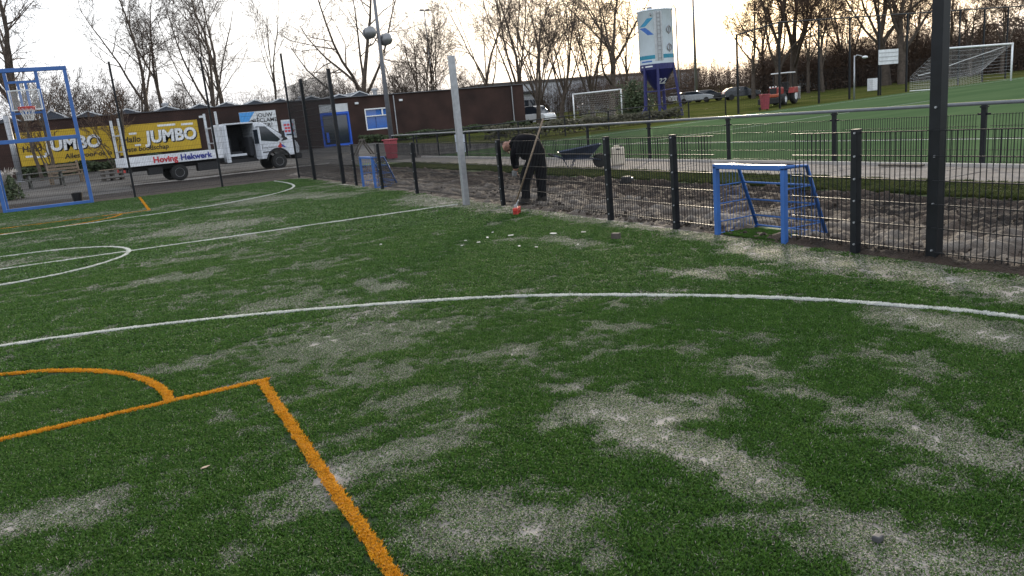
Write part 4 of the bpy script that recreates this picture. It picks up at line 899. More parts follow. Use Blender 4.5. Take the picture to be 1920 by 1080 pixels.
# ------------------------------------------------------------------ the man and his broom
def skin_mesh(V, E, root, sub=2):
    names = list(V); me = bpy.data.meshes.new('skin_cage')
    me.from_pydata([V[n][0] for n in names], [(names.index(a), names.index(b)) for a, b in E], [])
    o = bpy.data.objects.new('skin_cage', me); COL.objects.link(o)
    md = o.modifiers.new('s', 'SKIN'); md.use_smooth_shade = True; md.branch_smoothing = .6
    sk = me.skin_vertices[0].data
    for i, n in enumerate(names):
        r = V[n][1]; sk[i].radius = r if hasattr(r, '__len__') else (r, r); sk[i].use_root = (n == root)
    if sub: s2 = o.modifiers.new('d', 'SUBSURF'); s2.levels = sub; s2.render_levels = sub
    bpy.context.view_layer.update(); dg = bpy.context.evaluated_depsgraph_get()
    out = bpy.data.meshes.new_from_object(o.evaluated_get(dg)); bpy.data.objects.remove(o); bpy.data.meshes.remove(me); return out
man = thing('person', 'bald man in black jacket and dark trousers bending over behind the mesh fence', 'person', (.22, 7.66, .02), math.radians(122))
V = {'pelvis': ((-.13, 0, .84), .18), 'waist': ((-.11, 0, .98), .20), 'mid': ((-.03, 0, 1.08), .215), 'chest': ((.08, 0, 1.12), .215), 'upper': ((.20, 0, 1.125), .18), 'neck': ((.325, -.01, 1.10), .075), 'jaw': ((.415, -.015, 1.055), .085), 'head': ((.475, -.02, 1.04), .108), 'crown': ((.54, -.02, 1.03), .095), 'belly': ((.10, 0, .93), .17), 'hem': ((.06, 0, .78), .15)}
E_ = [('pelvis', 'waist'), ('waist', 'mid'), ('mid', 'chest'), ('chest', 'upper'), ('upper', 'neck'), ('neck', 'jaw'), ('jaw', 'head'), ('head', 'crown'), ('chest', 'belly'), ('belly', 'hem')]
for s, k, kx in ((1, 'l', .12), (-1, 'r', -.08)):
    V.update({'hip'+k: ((-.12+kx*.3, s*.10, .78), (.105, .105)), 'thigh'+k: ((-.07+kx*.6, s*.12, .62), .125), 'knee'+k: ((-.02+kx, s*.115, .46), .105), 'shin'+k: ((-.03+kx, s*.12, .28), .098), 'ank'+k: ((-.05+kx, s*.125, .10), .088), 'heel'+k: ((-.06+kx, s*.125, .045), (.045, .05)), 'toe'+k: ((.12+kx, s*.15, .035), (.035, .045))})
    E_ += [('pelvis', 'hip'+k), ('hip'+k, 'thigh'+k), ('thigh'+k, 'knee'+k), ('knee'+k, 'shin'+k), ('shin'+k, 'ank'+k), ('ank'+k, 'heel'+k), ('ank'+k, 'toe'+k)]
arms = {'l': ((.13, .20, 1.06), (.19, .25, .86), (.205, .20, .67), (.21, .19, .62)), 'r': ((.08, -.21, 1.05), (.02, -.28, .84), (-.05, -.265, .66), (-.065, -.26, .61))}
for k, (a, b, c, d) in arms.items():
    V.update({'sh'+k: (a, .115), 'el'+k: (b, .088), 'wr'+k: (c, .06), 'ha'+k: (d, (.042, .03))}); E_ += [('chest', 'sh'+k), ('sh'+k, 'el'+k), ('el'+k, 'wr'+k), ('wr'+k, 'ha'+k)]
bm_ = skin_mesh(V, E_, 'pelvis')
HAIR = mat('short_grey_stubble', (.26, .15, .115), .7); BOOT = mat('muddy_boot', (.04, .034, .03), .85)
for m in (JACKET, TROUSER, SKIN, BOOT): bm_.materials.append(m)
for p in bm_.polygons:
    c = p.center; i = 0
    if (c.x > .37 and c.z < 1.16) and c.z > .9 and abs(c.y) < .13: i = 2
    elif min((c-Vector(arms[k_][3])).length for k_ in arms) < .075: i = 2
    elif c.z < .13: i = 3
    elif c.z < .76: i = 1
    p.material_index = i; p.use_smooth = True
body = link('body', bm_, man)
def hand(d, s):
    q = MB(); d = Vector(d)
    for f, (off, L) in enumerate(((-.03, .065), (-.01, .075), (.01, .07), (.028, .055))):
        a = d+Vector((off, s*.012, -.02)); q.tube([tuple(a), tuple(a+Vector((.006, -s*.004, -L*.55))), tuple(a+Vector((.0, -s*.03, -L*.95)))], [.0095, .009, .007], 6)
    q.tube([tuple(d+Vector((.035, 0, .01))), tuple(d+Vector((.062, -s*.008, -.025))), tuple(d+Vector((.06, -s*.025, -.055)))], [.012, .0105, .008], 6)
    q.build('fingers', SKIN, body, smooth=True)
hand(arms['l'][3], 1); hand(arms['r'][3], -1)
# face and ears
q = MB()
for s in (-1, 1): q.sphere((.45, -.02+s*.10, 1.05), .028, 8, 6, (.8, .35, 1.2))
q.build('ears', SKIN, body, smooth=True)
q = MB(); q.sphere((.455, -.02, .935), .018, 8, 6, (.9, .8, 1)); q.build('nose', SKIN, body, smooth=True)
q = MB()
for s in (-1, 1): q.sphere((.495, -.02+s*.036, .95), .011, 6, 5)
q.build('eyes', BLACK, body)
q = MB(); q.tube([(.275, s_, z) for s_, z in ((-.09, 1.11), (-.04, 1.16), (.04, 1.16), (.09, 1.11))], .05, 8); q.tube([(.30, -.07, 1.04), (.325, -.05, .95), (.30, .0, .90)], .03, 6); q.build('jacket_collar', JACKET, body, smooth=True)
q = MB(); q.box((.235, .19, .58), (.10, .05, .10)).tube([(.23, .19, .62), (.26, .19, .70)], .018, 6); gl = q.build('pliers', STEEL, None, bevel=.01)
gl.matrix_world = Matrix.Translation((.22, 7.66, .02)) @ Matrix.Rotation(math.radians(122), 4, 'Z'); tag(gl, 'small grey hand tool held in the forward hand of the bending man', 'hand tool')

br = thing('broom', 'yard broom with wooden handle and red head leaning on the fence by the man', 'broom', (-.55, 6.88, .03))
hd = Vector((-.03, .0, .12)); top = Vector((.47, -.28, 1.47))
MB().tube([tuple(hd), tuple(top)], .0145, 8).build('handle', WOOD, br, smooth=True)
h_ = MB().box((0, 0, .075), (.30, .08, .05), .9).build('broom_head', RED, br, bevel=.01)
q = MB()
for i in range(14):
    for j in range(4):
        a, c = -.14+.28*i/13, -.03+.06*j/3; ca, sa = math.cos(.9), math.sin(.9); x, y = a*ca-c*sa, a*sa+c*ca
        q.tube([(x, y, .055), (x*1.08+R.uniform(-.008, .008), y*1.1+R.uniform(-.008, .008), 0)], .006, 4)
q.build('bristles', RED, h_); MB().box((-.01, 0, .12), (.10, .05, .05), .9).tube([(-.03, 0, .10), (.03, -.02, .22)], .022, 8).build('handle_socket', GALV, br, bevel=.005)

# ------------------------------------------------------------------ bare trees
def tree_meshes(seed, h, r0, fork=.35, nl=5, spread=.55, lean=(0, 0), dens=1.0, multi=0, levels=4, upb=.35):
    rr = random.Random(seed); T = MB(); C = MB()
    def vec(): return Vector((rr.gauss(0, 1), rr.gauss(0, 1), rr.gauss(0, 1)))
    def limb(p, d, L, r, lv):
        n = (6, 7, 5, 4, 3)[min(lv, 4)]; p = Vector(p); d = Vector(d).normalized(); pts = [p.copy()]; rs = [r]; wob = (.05, .10, .17, .22, .25)[min(lv, 4)]
        r1 = r*(.62, .22, .25, .35, .5)[min(lv, 4)]
        for i in range(n):
            d = (d+vec()*wob+Vector((0, 0, upb*(.1, .22, .26, .12, .05)[min(lv, 4)]))).normalized(); p = p+d*(L/n); pts.append(p.copy()); rs.append(max(.010, r+(r1-r)*((i+1)/n)**.8))
        (T if lv == 0 or (lv == 1 and r > r0*.25) else C).tube(pts, rs, (8, 6, 4, 3, 3)[min(lv, 4)], cap=False)
        if lv == 0: return pts, rs, d
        if lv >= levels: return
        kids = max(2, int(round((0, 9, 8, 6)[lv]*dens*rr.uniform(.8, 1.2))))
        for k in range(kids):
            t0_ = (0, .30, .22, .12)[lv]; t = t0_+(1-t0_)*(k+rr.random())/kids; f = min(t*n, n-1e-4); i = int(f); q = pts[i].lerp(pts[i+1], f-i)
            dd = (pts[i+1]-pts[i]).normalized(); s = vec(); s = (s-dd*s.dot(dd)).normalized()
            a = min(1.3, spread*rr.uniform(.8, 1.5)+.12); nd = dd*math.cos(a)+s*math.sin(a)
            ln = L*(0, rr.uniform(.36, .56), rr.uniform(.38, .6), rr.uniform(.35, .6))[lv]*(1.15-.55*t)
            limb(q, nd, max(.35, ln), max(.012, rs[i]*rr.uniform(.40, .58)), lv+1)
    if multi:
        for k in range(multi):
            a = 6.283*k/multi+rr.uniform(-.4, .4); sp = rr.uniform(.12, .42)
            limb((.15*math.cos(a), .15*math.sin(a), -.2), (math.cos(a)*sp, math.sin(a)*sp, 1), h*rr.uniform(.72, .95), r0*rr.uniform(.35, .6), 1)
        T.tube([(0, 0, -.2), (0, 0, .3)], [r0, r0*.8], 6)
    else:
        pts, rs, d = limb((0, 0, -.2), (lean[0], lean[1], 1), h*fork, r0, 0)
        for k in range(nl):
            a = 6.283*k/nl+rr.uniform(-.5, .5); sp = (spread*.25 if k == 0 else spread*rr.uniform(.5, 1.05))
            j = len(pts)-1 if k < 3 else rr.randint(len(pts)-4, len(pts)-1)
            nd = Vector((math.cos(a)*math.sin(sp)+lean[0]*.5, math.sin(a)*math.sin(sp)+lean[1]*.5, math.cos(sp)))
            limb(pts[j], nd, h*(1-fork)*(1.0 if k == 0 else rr.uniform(.72, .98)), r0*(.55 if k == 0 else rr.uniform(.30, .46)), 1)
    return T, C
def tree(label, x, y, h, r0, seed, m=TWIG, bark=BARK, group='bare winter trees', cat='tree', z=None, **k):
    T, C = tree_meshes(seed, h*1.06, r0*1.2, **dict(k, spread=k.get('spread', .55)*1.15)); t = thing('bare_tree', label, cat, (x, y, z0(x, y) if z is None else z), 0, group)
    T.build('trunk', bark, t, smooth=True, fix=False); C.build('crown', m, t, fix=False); return t
tree('large bare tree with thick leaning trunk behind the basketball frame at the left edge', -11.6, 63 if False else 71.5, 16.5, .42, 101, lean=(-.12, 0), fork=.38, spread=.7, nl=6)
tree('bare tree with trunk forking low into a V behind the yellow banners', -2.63, 76, 14.5, .27, 102, fork=.33, nl=4, spread=.5)
tree('slim bare tree leaning left just right of the V shaped tree', -.15, 80, 14.4, .20, 103, lean=(-.1, 0), fork=.5, nl=4, spread=.45)
tree('tall bare tree with many rising stems above the truck cab', 3.55, 78, 16.5, .27, 104, fork=.2, nl=6, spread=.5)
tree('tall bare tree with single dark trunk right of the many stemmed tree', 5.47, 82, 17, .24, 105, fork=.48, nl=5, spread=.45)
tree('slender lone bare tree in the gap left of the tall fence post', 10.8, 84, 15.5, .15, 106, fork=.4, nl=4, spread=.28, dens=.7)
tree('big bare tree with thick orange lit trunk behind the lamp mast', 18.3, 76, 17.5, .40, 107, fork=.26, nl=6, spread=.75, dens=1)
tree('broad fan shaped bare tree with many stems right of the lamp mast', 27.7, 82, 13.2, .28, 108, multi=9, spread=.42)
tree('bare tree with thin trunk behind the right half of the clubhouse wall', 36.9, 84, 16.5, .28, 109, fork=.3, nl=5, spread=.6, dens=1)
tree('tall bare tree dividing into two thick stems at the right end of the clubhouse', 38.9, 80, 19, .38, 110, fork=.16, nl=5, spread=.42)
tree('dense bare tree just right of the clubhouse corner', 31.2, 62, 12.6, .24, 111, fork=.16, nl=7, spread=.5, dens=.85)
tree('dense twiggy bare tree above the small white van', 38.9, 74, 13.4, .25, 112, fork=.18, nl=7, spread=.5, dens=.85)
tree('upright bare tree left of the parked white goal', 37.4, 68, 12.8, .26, 113, fork=.22, nl=7, spread=.45, dens=.85)
tree('bare tree standing behind the parked white goal', 40.1, 66, 12.8, .26, 114, fork=.18, nl=7, spread=.48, dens=.85)
tree('thick trunked bare tree with wide limbs next to the right post of the parked goal', 38.4, 60, 14.5, .30, 115, fork=.40, nl=7, spread=.7, dens=1.1)
tree('smaller bare tree between the thick tree and the silo', 47.2, 70, 11.5, .2, 116, fork=.35, nl=5, spread=.5)
RT = 'bare trees at the edge of the wood'
for i, (lab, x, y, h, r) in enumerate((('slender bare tree right of the parked cars', 57, 60, 11, .2), ('tall thin bare tree behind the parked cars', 64.6, 66, 13, .22), ('tall bare tree left of the red tractor roof', 58.4, 58, 15, .32),
        ('thick bare tree right above the red tractor', 63, 60, 15.5, .42), ('thin bare tree just right of the tractor roof', 60.9, 56, 11, .16), ('thin straight bare tree left of the silver street lamp', 60.8, 54, 12, .18), ('bare tree behind the silver street lamp', 69, 58, 11, .2),
        ('very broad bare tree left of the white score panel', 65.3, 50, 13.5, .44), ('broad double trunked bare tree behind the white score panel', 65.1, 48, 13.2, .40), ('young bare tree in the wood between street lamp and panel', 73.2, 60, 10.5, .18),
        ('bare tree just left of the tall black post', 72.9, 52, 9, .18), ('bare tree just right of the tall black post', 72.3, 48, 11, .2), ('bare tree above the crossbar of the distant goal', 71.3, 45, 7.5, .17), ('dense bare tree behind the right post of the distant goal', 71.3, 42, 8, .18), ('bare tree at the right edge of the wood', 76, 41, 9.5, .2))):
    tree(lab, x, y, h, r, 200+i, TWIGR, group=RT, fork=.34, nl=6 if r > .25 else 5, spread=.55, dens=1.1)
# shrubs and young stems
def shrub(label, x, y, h, seed, m=TWIG, n=9, spread=.5, cat='shrub', group='bare shrubs behind the clubhouse', dens=.7):
    T, C = tree_meshes(seed, h, .10, multi=n, spread=spread, dens=dens, levels=4); t = thing('bare_shrub', label, cat, (x, y, z0(x, y)), 0, group)
    T.build('stems', BARK, t, fix=False); C.build('twigs', m, t, fix=False); return t
shrub('round dense bare shrub above the roof right of the basketball frame', -6.9, 72, 7.6, 301, n=12, spread=.6)
shrub('ragged bare shrub right of the round shrub', -3.6, 72, 6.2, 302)
shrub('low bare shrub between the V shaped tree and the slim tree', .9, 74, 6.3, 303)
shrub('tall whippy bare shrub left of the round shrub behind the basketball frame', -9.4, 70, 7.4, 304, n=12, spread=.3)
shrub('bare shrub below the big orange lit tree', 15.6, 74, 6.6, 305, n=10); shrub('bare shrub left of the big orange lit tree', 12.6, 74, 6.2, 306, n=10)
shrub('bare shrub right of the lamp mast', 22.5, 76, 7.2, 307, n=12); shrub('spreading bare shrub above the middle of the brown wall', 32.5, 80, 7.2, 308, n=10)
shrub('reddish bare shrub against the clubhouse wall behind the truck tail', -5.7, 55.5, 4.4, 309, TWIGR, n=6, spread=.22, dens=.55, group='shoots in front of the clubhouse')
shrub('upright bare shoots in front of the left banner', -9.6, 55, 4.6, 310, TWIGR, n=5, spread=.2, dens=.5, group='shoots in front of the clubhouse')
for lab, x, y, h, sd in (('young bare tree with dark thin trunk in front of the left banner', -9.9, 50, 5.8, 320), ('second thin young tree in front of the left banner', -9.2, 50.4, 5.6, 321), ('thin dark young tree where the two yellow banners meet', -5.3, 50, 5.2, 322)):
    tree(lab, x, y, h, .10, sd, TWIGR, group='young trees in front of the clubhouse', fork=.5, nl=4, spread=.3, levels=3)
# hedges and low greenery: many small leaves
LEAF = mat('dark_hedge_leaf', (.018, .035, .010), .7, var=.4, scale=3, alt=(.045, .065, .018)); LEAFB = mat('brown_leaf', (.09, .05, .025), .8, var=.3)
def leafy(name, label, cat, loc, size, n, m, s=.10, seed=1, kind=None):
    r = random.Random(seed); b = MB()
    for i in range(n):
        a = Vector((r.gauss(0, .34), r.gauss(0, .34), r.random()**.8)); a.x = max(-1, min(1, a.x)); a.y = max(-1, min(1, a.y)); k = 1-.3*a.z*a.z
        p = Vector((a.x*size[0]*k, a.y*size[1]*k, a.z*size[2]*(.75+.25*math.sin(a.x*9+seed)))); e1 = Vector((r.gauss(0, 1), r.gauss(0, 1), r.gauss(0, 1))).normalized(); e2 = e1.orthogonal().normalized()
        q = s*r.uniform(.5, 1.2); b.add([tuple(p+e1*q), tuple(p+e2*q*.5), tuple(p-e1*q), tuple(p-e2*q*.5)], [(0, 1, 2, 3)])
    t = thing(name, label, cat, loc); b.build('foliage', m, t, fix=False)
    st = MB()
    for i in range(5): st.tube([(size[0]*r.uniform(-.3, .3), size[1]*r.uniform(-.3, .3), -.1), (size[0]*r.uniform(-.4, .4), size[1]*r.uniform(-.4, .4), size[2]*.7)], .02, 4)
    st.build('stems', BARK, t); return t
def hedge(label, x0_, x1_, y, h, d, n, seed, m=LEAF):
    r = random.Random(seed); b = MB()
    for i in range(n):
        x = r.uniform(x0_, x1_); hh = h*(.75+.4*float(vnoise(x*.9, seed))); p = Vector((x-x0_, r.gauss(0, d*.33), r.random()**.6*hh)); e1 = Vector((r.gauss(0, 1), r.gauss(0, 1), r.gauss(0, 1))).normalized(); e2 = e1.orthogonal().normalized(); q = r.uniform(.06, .15)
        b.add([tuple(p+e1*q), tuple(p+e2*q*.6), tuple(p-e1*q), tuple(p-e2*q*.6)], [(0, 1, 2, 3)])
    t = thing('hedge', label, 'hedge', (x0_, y, z0((x0_+x1_)/2, y))); b.build('foliage', m, t, fix=False)
    st = MB()
    for i in range(int((x1_-x0_)*2)): u = r.uniform(0, x1_-x0_); st.tube([(u, 0, -.1), (u+r.uniform(-.2, .2), r.uniform(-.2, .2), h*.7)], .015, 3)
    st.build('stems', BARK, t)
hedge('dark green planting along the foot of the brown wall right of the double door', 11.9, 27.5, 57.3, .6, .6, 3500, 401)
hedge('dark hedge below the yellow banners behind the truck', -11.8, 2.5, 56.6, .75, .7, 4200, 402)
hedge('low rough hedge behind the rail fence left of the parked goal', 13.0, 27.0, 36.0, .8, .9, 4200, 403, mat('rough_bramble', (.03, .035, .014), .8, var=.4, alt=(.06, .05, .025)))
leafy('evergreen_bush', 'dark evergreen bush standing left of the silo legs', 'bush', (34.6, 51, z0(34.6, 51)), (2.3, 2.0, 3.0), 4200, LEAF, .14, 405)
leafy('evergreen_bush', 'green bush at the left edge behind the blue goal post', 'bush', (-10.25, 33.6, z0(0, 33)), (.9, .9, 1.0), 1500, LEAF, .09, 406)
pp = thing('plume_grass', 'pale dry plume grass rising from the bush behind the blue goal', 'ornamental grass', (-10.1, 33.9, z0(0, 33)))
q = MB()
for i in range(70):
    a = R.uniform(0, 6.28); s_ = R.uniform(.15, .6); q.tube([(0, 0, .2), (math.cos(a)*s_*.5, math.sin(a)*s_*.5, 1.1), (math.cos(a)*s_, math.sin(a)*s_, 1.25+R.uniform(-.25, .1))], [.012, .02, .004], 3)
q.build('plumes', mat('dry_plume', (.5, .46, .42), .9), pp)
# the wood and its undergrowth: reads as one mass
def thicket(name, x0_, y0_, x1_, y1_, depth, hmin, hmax, n, seed, m):
    r = random.Random(seed); b = MB(); d = Vector((x1_-x0_, y1_-y0_, 0)); L = d.length; d.normalize(); nn = Vector((-d.y, d.x, 0))
    if nn.dot(Vector((1, 1, 0))) < 0: nn = -nn
    for i in range(n):
        u = r.random()*L; w_ = r.random()*depth; p = Vector((x0_, y0_, 0))+d*u+nn*w_; h = (hmin+(hmax-hmin)*float(fbm(u*.12, seed*3.1+w_*.05)))*r.uniform(.45, 1.15); z = z0(p.x, p.y)
        k = r.randint(5, 8); rr_ = h*.0035+.012; a = r.uniform(-.12, .12); c = r.uniform(-.12, .12); pts = [Vector((p.x+a*h*t+r.gauss(0, .06), p.y+c*h*t+r.gauss(0, .06), z+h*t)) for t in (0, .35, .7, 1)]
        b.tube(pts, [rr_, rr_*.8, rr_*.5, .006], 3, cap=False)
        for j in range(k):
            t = r.uniform(.12, .95); q = pts[0].lerp(pts[3], t); e = Vector((r.gauss(0, 1), r.gauss(0, 1), r.uniform(.3, 1.6))).normalized()*h*r.uniform(.10, .28); m_ = q+e*.5+Vector((r.gauss(0, .05), r.gauss(0, .05), 0))
            b.tube([q, m_, q+e], [.014, .011, .006], 3, cap=False)
            for _ in range(3):
                s_ = Vector((r.gauss(0, 1), r.gauss(0, 1), r.uniform(.0, 1.5))).normalized()*h*r.uniform(.05, .12); q2 = q.lerp(q+e, r.uniform(.3, 1)); b.tube([q2, q2+s_], [.010, .006], 3, cap=False)
    o = b.build(name, m, None, fix=False); o['kind'] = 'stuff'; return o
def leaf_litter(name, x0_, y0_, x1_, y1_, depth, hmin, hmax, n, seed, m):
    r = random.Random(seed); b = MB(); d = Vector((x1_-x0_, y1_-y0_, 0)); L = d.length; d.normalize(); nn = Vector((-d.y, d.x, 0))
    if nn.dot(Vector((1, 1, 0))) < 0: nn = -nn
    for i in range(n):
        u = r.random()*L; w_ = r.random()*depth; p = Vector((x0_, y0_, 0))+d*u+nn*w_; h = (hmin+(hmax-hmin)*float(fbm(u*.15, seed*2.3+w_*.05)))*r.random()**1.1; p.z = z0(p.x, p.y)+h
        e1 = Vector((r.gauss(0, 1), r.gauss(0, 1), r.gauss(0, 1))).normalized(); e2 = e1.orthogonal().normalized(); q = r.uniform(.10, .26); b.add([tuple(p+e1*q), tuple(p+e2*q*.5), tuple(p-e1*q), tuple(p-e2*q*.5)], [(0, 1, 2, 3)])
    o = b.build(name, m, None, fix=False); o['kind'] = 'stuff'; return o
UND = mat('dead_undergrowth_leaf', (.05, .036, .027), .9, var=.4, alt=(.10, .065, .045))
thicket('woodland_undergrowth', 62, 66, 82, 36, 12, 3.2, 7.0, 3600, 501, TWIGR); leaf_litter('woodland_brush', 62, 66, 82, 36, 12, 2.2, 6.5, 30000, 502, UND)
thicket('woodland_undergrowth', 70, 112, 100, 84, 12, 3.0, 7.5, 1500, 503, TWIGR); leaf_litter('woodland_brush', 66, 114, 104, 80, 12, 2.0, 6.0, 13000, 504, UND)
thicket('woodland_undergrowth', -30, 92, 36, 92, 10, 4.5, 8.5, 1800, 505, TWIG); leaf_litter('woodland_brush', -30, 94, 36, 94, 8, 2.0, 5.5, 9000, 506, UND)
thicket('woodland_undergrowth', 33, 73, 55, 68, 6, 2.2, 5.5, 520, 508, TWIG)
leaf_litter('woodland_brush', 74, 74, 150, 20, 50, 5, 13, 16000, 507, UND)

# ------------------------------------------------------------------ far buildings, cars, tractor, poles
IW = mat('pale_cladding', (.40, .41, .44), .6, var=.08, scale=.4)
ib = thing('industrial_hall', 'long pale grey industrial hall with dark roof edge behind the bare trees', 'building', (62, 118, z0(62, 118)))
MB().box((14, 8, 2.3), (48, 15.8, 6.6)).build('wall', IW, ib); MB().box((14, 8, 5.75), (48.4, 16.2, .5)).build('roof_edge', mat('dark_roof_edge', (.05, .045, .045), .6), ib)
MB().box((-3, -.1, .7), (12, .12, 1.8)).build('strip_window', GLASS, ib)
for k in range(6): MB().box((-8+k*8, -.12, 1.2), (2.6, .14, 2.8)).build('loading_door', mat('grey_door', (.2, .21, .23), .5) if 'grey_door' not in bpy.data.materials else bpy.data.materials['grey_door'], ib)
sh = thing('grey_shed', 'low grey shed with white door right of the clubhouse corner', 'shed', (30.5, 72, z0(30, 72)))
MB().box((2.5, 2, 1.5), (7, 4, 3.2)).build('wall', IW, sh); MB().box((2.5, 1.9, 3.2), (7.3, 4.5, .25)).build('roof', ROOFM, sh); MB().box((2.5, -.04, 2.05), (7.0, .06, .7)).build('dark_band', GLASS, sh)
def car(label, x, y, rz, paint, L=4.3, h=1.38, van=False, group='parked cars'):
    t = thing('parked_car', label, 'van' if van else 'car', (x, y, z0(x, y)-.03), rz, group); w = .84
    prof = [(-2.1, .35), (-2.13, .75), (-2.05, 1.0), (-1.65, 1.05), (1.0, .98), (1.75, .88), (2.08, .72), (2.12, .35)]
    top = [(-2.05, 1.0), (-1.55, h-.06), (-1.1, h), (.15, h), (.45, h-.08), (1.15, .96)]
    if van: prof = [(-2.1, .35), (-2.12, 1.0), (1.3, 1.0), (1.95, .92), (2.12, .7), (2.12, .35)]; top = [(-2.1, .98), (-2.05, h-.05), (-1.9, h), (.5, h), (.75, h-.1), (1.4, .98)]
    k = L/4.3; S = lambda P: [(a*k, c) for a, c in P]
    MB().prism(S(prof), -w, w).build('body', paint, t, bevel=.05)
    cb_ = MB().prism(S(top), -w+.1, w-.1).build('cabin', GLASS, t, bevel=.04)
    MB().prism(S([(top[1][0], h-.07), (top[2][0], h+.005), (top[3][0], h+.005), (top[4][0], h-.09)]), -w+.13, w-.13).build('roof', paint, t, bevel=.03)
    for a in (-1.3, 1.32):
        for s in (-1, 1): MB().lathe([(.1, -.1), (.30, -.1), (.32, 0), (.30, .1), (.1, .1)], 16, (a*k, s*(w-.08), .32), Matrix.Rotation(math.pi/2, 4, 'X')).build('wheel', RUBBER, t)
    for s in (-1, 1): MB().box((2.08*k, s*.6, .68), (.1, .34, .14)).build('headlight', WHITE, t, bevel=.02); MB().box((-2.1*k, s*.66, .82), (.06, .24, .2)).build('tail_light', RED, t, bevel=.02)
    return t
DC = mat('dark_car_paint', (.03, .035, .045), .2, spec=.7); SC_ = mat('silver_car_paint', (.35, .37, .40), .25, .4)
car('small white and blue van parked at the right end of the clubhouse', 31.6, 63.5, math.radians(-70), WHITE, 4.2, 1.75, True)
car('dark estate car with bright windscreen parked left of the tractor', 57.5, 62.4, math.radians(-30), DC, 4.0)
car('dark car parked behind the left row of the car park', 59.5, 70, math.radians(-32), DC, 4.0)
car('white car parked next to the tall pole right of the silo', 61.5, 78, math.radians(-60), WHITE, 4.2)
car('silver car parked between the white and the dark cars', 57.5, 70, math.radians(-45), SC_, 4.3)
car('white van standing at the edge of the wood right of the tractor', 68.5, 62, math.radians(-30), WHITE, 4.8, 1.9, True)
car('silver car parked behind the bare trees under the pale hall', 53.5, 86, math.radians(-15), SC_, 4.3)

tc_ = thing('tractor', 'red compact tractor with roof frame and front tool standing on grass beyond the field', 'tractor', (36.2, 36.3, z0(36.2, 36.3)), math.radians(178+27))
TR_ = mat('tractor_red', (.26, .022, .016), .4)
MB().box((.85, 0, .95), (1.35, .62, .55)).build('bonnet', TR_, tc_, bevel=.1); MB().box((1.54, 0, .92), (.04, .5, .5)).build('grille', BLACK, tc_, bevel=.02)
for s in (-.2, 0, .2): MB().sphere((1.52, s, 1.24), .06, 8, 6).build('headlight', WHITE, tc_, smooth=True)
MB().box((.3, 0, .62), (2.4, .45, .35)).build('chassis', BLACK, tc_, bevel=.04)
MB().box((-.75, 0, .95), (.6, .5, .14)).box((-1.0, 0, 1.25), (.14, .5, .6)).build('driver_seat', BLACK, tc_, bevel=.05)
for s in (-1, 1): MB().prism([(-1.25, .75), (-1.15, 1.15), (-.4, 1.15), (-.15, .75)], s*.45, s*.85).build('mudguard', TR_, tc_, bevel=.05)
q = MB()
for s in (-1, 1): q.tube([(-1.1, s*.5, .8), (-1.1, s*.5, 2.1)], .035, 6).tube([(.05, s*.5, .9), (-.05, s*.5, 2.1)], .03, 6)
q.build('roof_frame', BLACK, tc_); MB().box((-.6, 0, 2.15), (1.5, 1.25, .08)).build('canopy', WHITED, tc_, bevel=.03)
MB().tube([(.0, 0, 1.0), (-.25, 0, 1.35)], .02, 6).tube([(-.25+.16*math.cos(a)*.5, .18*math.sin(a), 1.36+.12*math.cos(a)) for a in np.linspace(0, 6.283, 13)], .015, 5).build('steering_wheel', BLACK, tc_)
for x, r, y in ((-.85, .58, .65), (1.15, .38, .6)):
    for s in (-1, 1):
        w_ = MB().lathe([(r*.5, -.14), (r*.92, -.15), (r, -.09), (r, .09), (r*.92, .15), (r*.5, .14)], 24, (x, s*y, r), Matrix.Rotation(math.pi/2, 4, 'X')).build('wheel', RUBBER, tc_, smooth=True)
        MB().lathe([(.03, 0), (r*.5, .02), (r*.52, .06)], 18, (x, s*(y+.1), r), Matrix.Rotation(-s*math.pi/2, 4, 'X')).build('rim', WHITED, w_)
MB().box((2.2, 0, .35), (.7, 1.4, .4)).build('front_tool', BLACK, tc_, bevel=.06); MB().tube([(1.6, .3, .5), (2.1, .3, .5)], .05, 6).tube([(1.6, -.3, .5), (2.1, -.3, .5)], .05, 6).build('tool_arm', TR_, tc_)
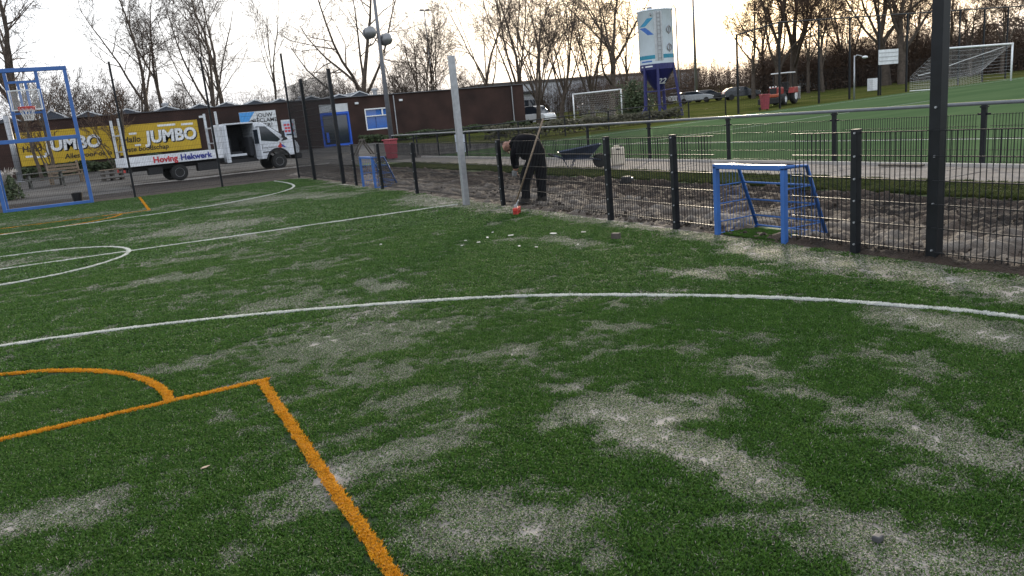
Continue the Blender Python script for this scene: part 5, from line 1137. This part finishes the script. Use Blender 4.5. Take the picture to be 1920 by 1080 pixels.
MB().box((-1.9, 0, .7), (1.0, 1.3, .9)).build('rear_spreader', STEEL, tc_, bevel=.08); MB().box((2.25, 0, .68), (.5, 1.2, .22)).build('tool_cover', mat('orange_cover', (.36, .07, .025), .5), tc_, bevel=.06)
def pole(label, x, y, h, r, heads=0, m=GALV, cat='lamp post', name='lamp_post'):
    t = thing(name, label, cat, (x, y, z0(x, y))); MB().tube([(0, 0, -.1), (0, 0, h)], [r, r*.55], 8).build('pole', m, t, smooth=True)
    for k in range(heads):
        MB().box(((k-(heads-1)/2)*.75, -.1, h+.02), (.5, .4, .22)).build('floodlight', STEEL, t, bevel=.03)
    if heads: MB().box((0, 0, h-.05), (.8*heads, .1, .1)).build('cross_arm', m, t)
    return t
pole('very tall thin floodlight mast right of the silo', 62, 75, 23, .19)
pole('floodlight mast with two lamps behind the fan shaped tree', 34.0, 95, 15.3, .13, 2)
pole('distant thin lamp post over the car park', 96.6, 110, 9, .10)
sm_ = pole('silver street lamp with curved arm at the edge of the sports field', 35.8, 29.9, 2.7, .06)
MB().tube([(0, 0, 2.6), (.15, -.06, 2.72), (.45, -.2, 2.62)], .03, 6).build('lamp_arm', GALV, sm_); MB().sphere((.6, -.28, 2.55), .17, 12, 8, (1.3, .8, .5)).build('lamp_head', WHITED, sm_, smooth=True)
sp = thing('score_panel', 'white panel with grey stripes fixed high on the ball stop fence posts', 'sign', (39.9, 31.2, z0(40, 31.2)))
MB().box((.75, -.02, 2.45), (1.9, .05, .95)).build('panel', WHITED, sp)
for k in range(3): MB().box((.75, -.055, 2.2+k*.26), (1.9, .02, .04)).build('stripe', GALV, sp)
MB().box((.1, .04, 1.2), (.06, .06, 2.4)).build('support', ANTH, sp)
bx = thing('white_box', 'small white cabinet on the grass at the edge of the wood under the panel', 'cabinet', (50.5, 40, z0(50.5, 40)))
MB().box((0, 0, .5), (.8, .5, 1.0)).build('case', WHITED, bx, bevel=.03); MB().box((0, -.26, .5), (.7, .02, .85)).build('cabinet_door', WHITE, bx)
bpy.context.view_layer.update()
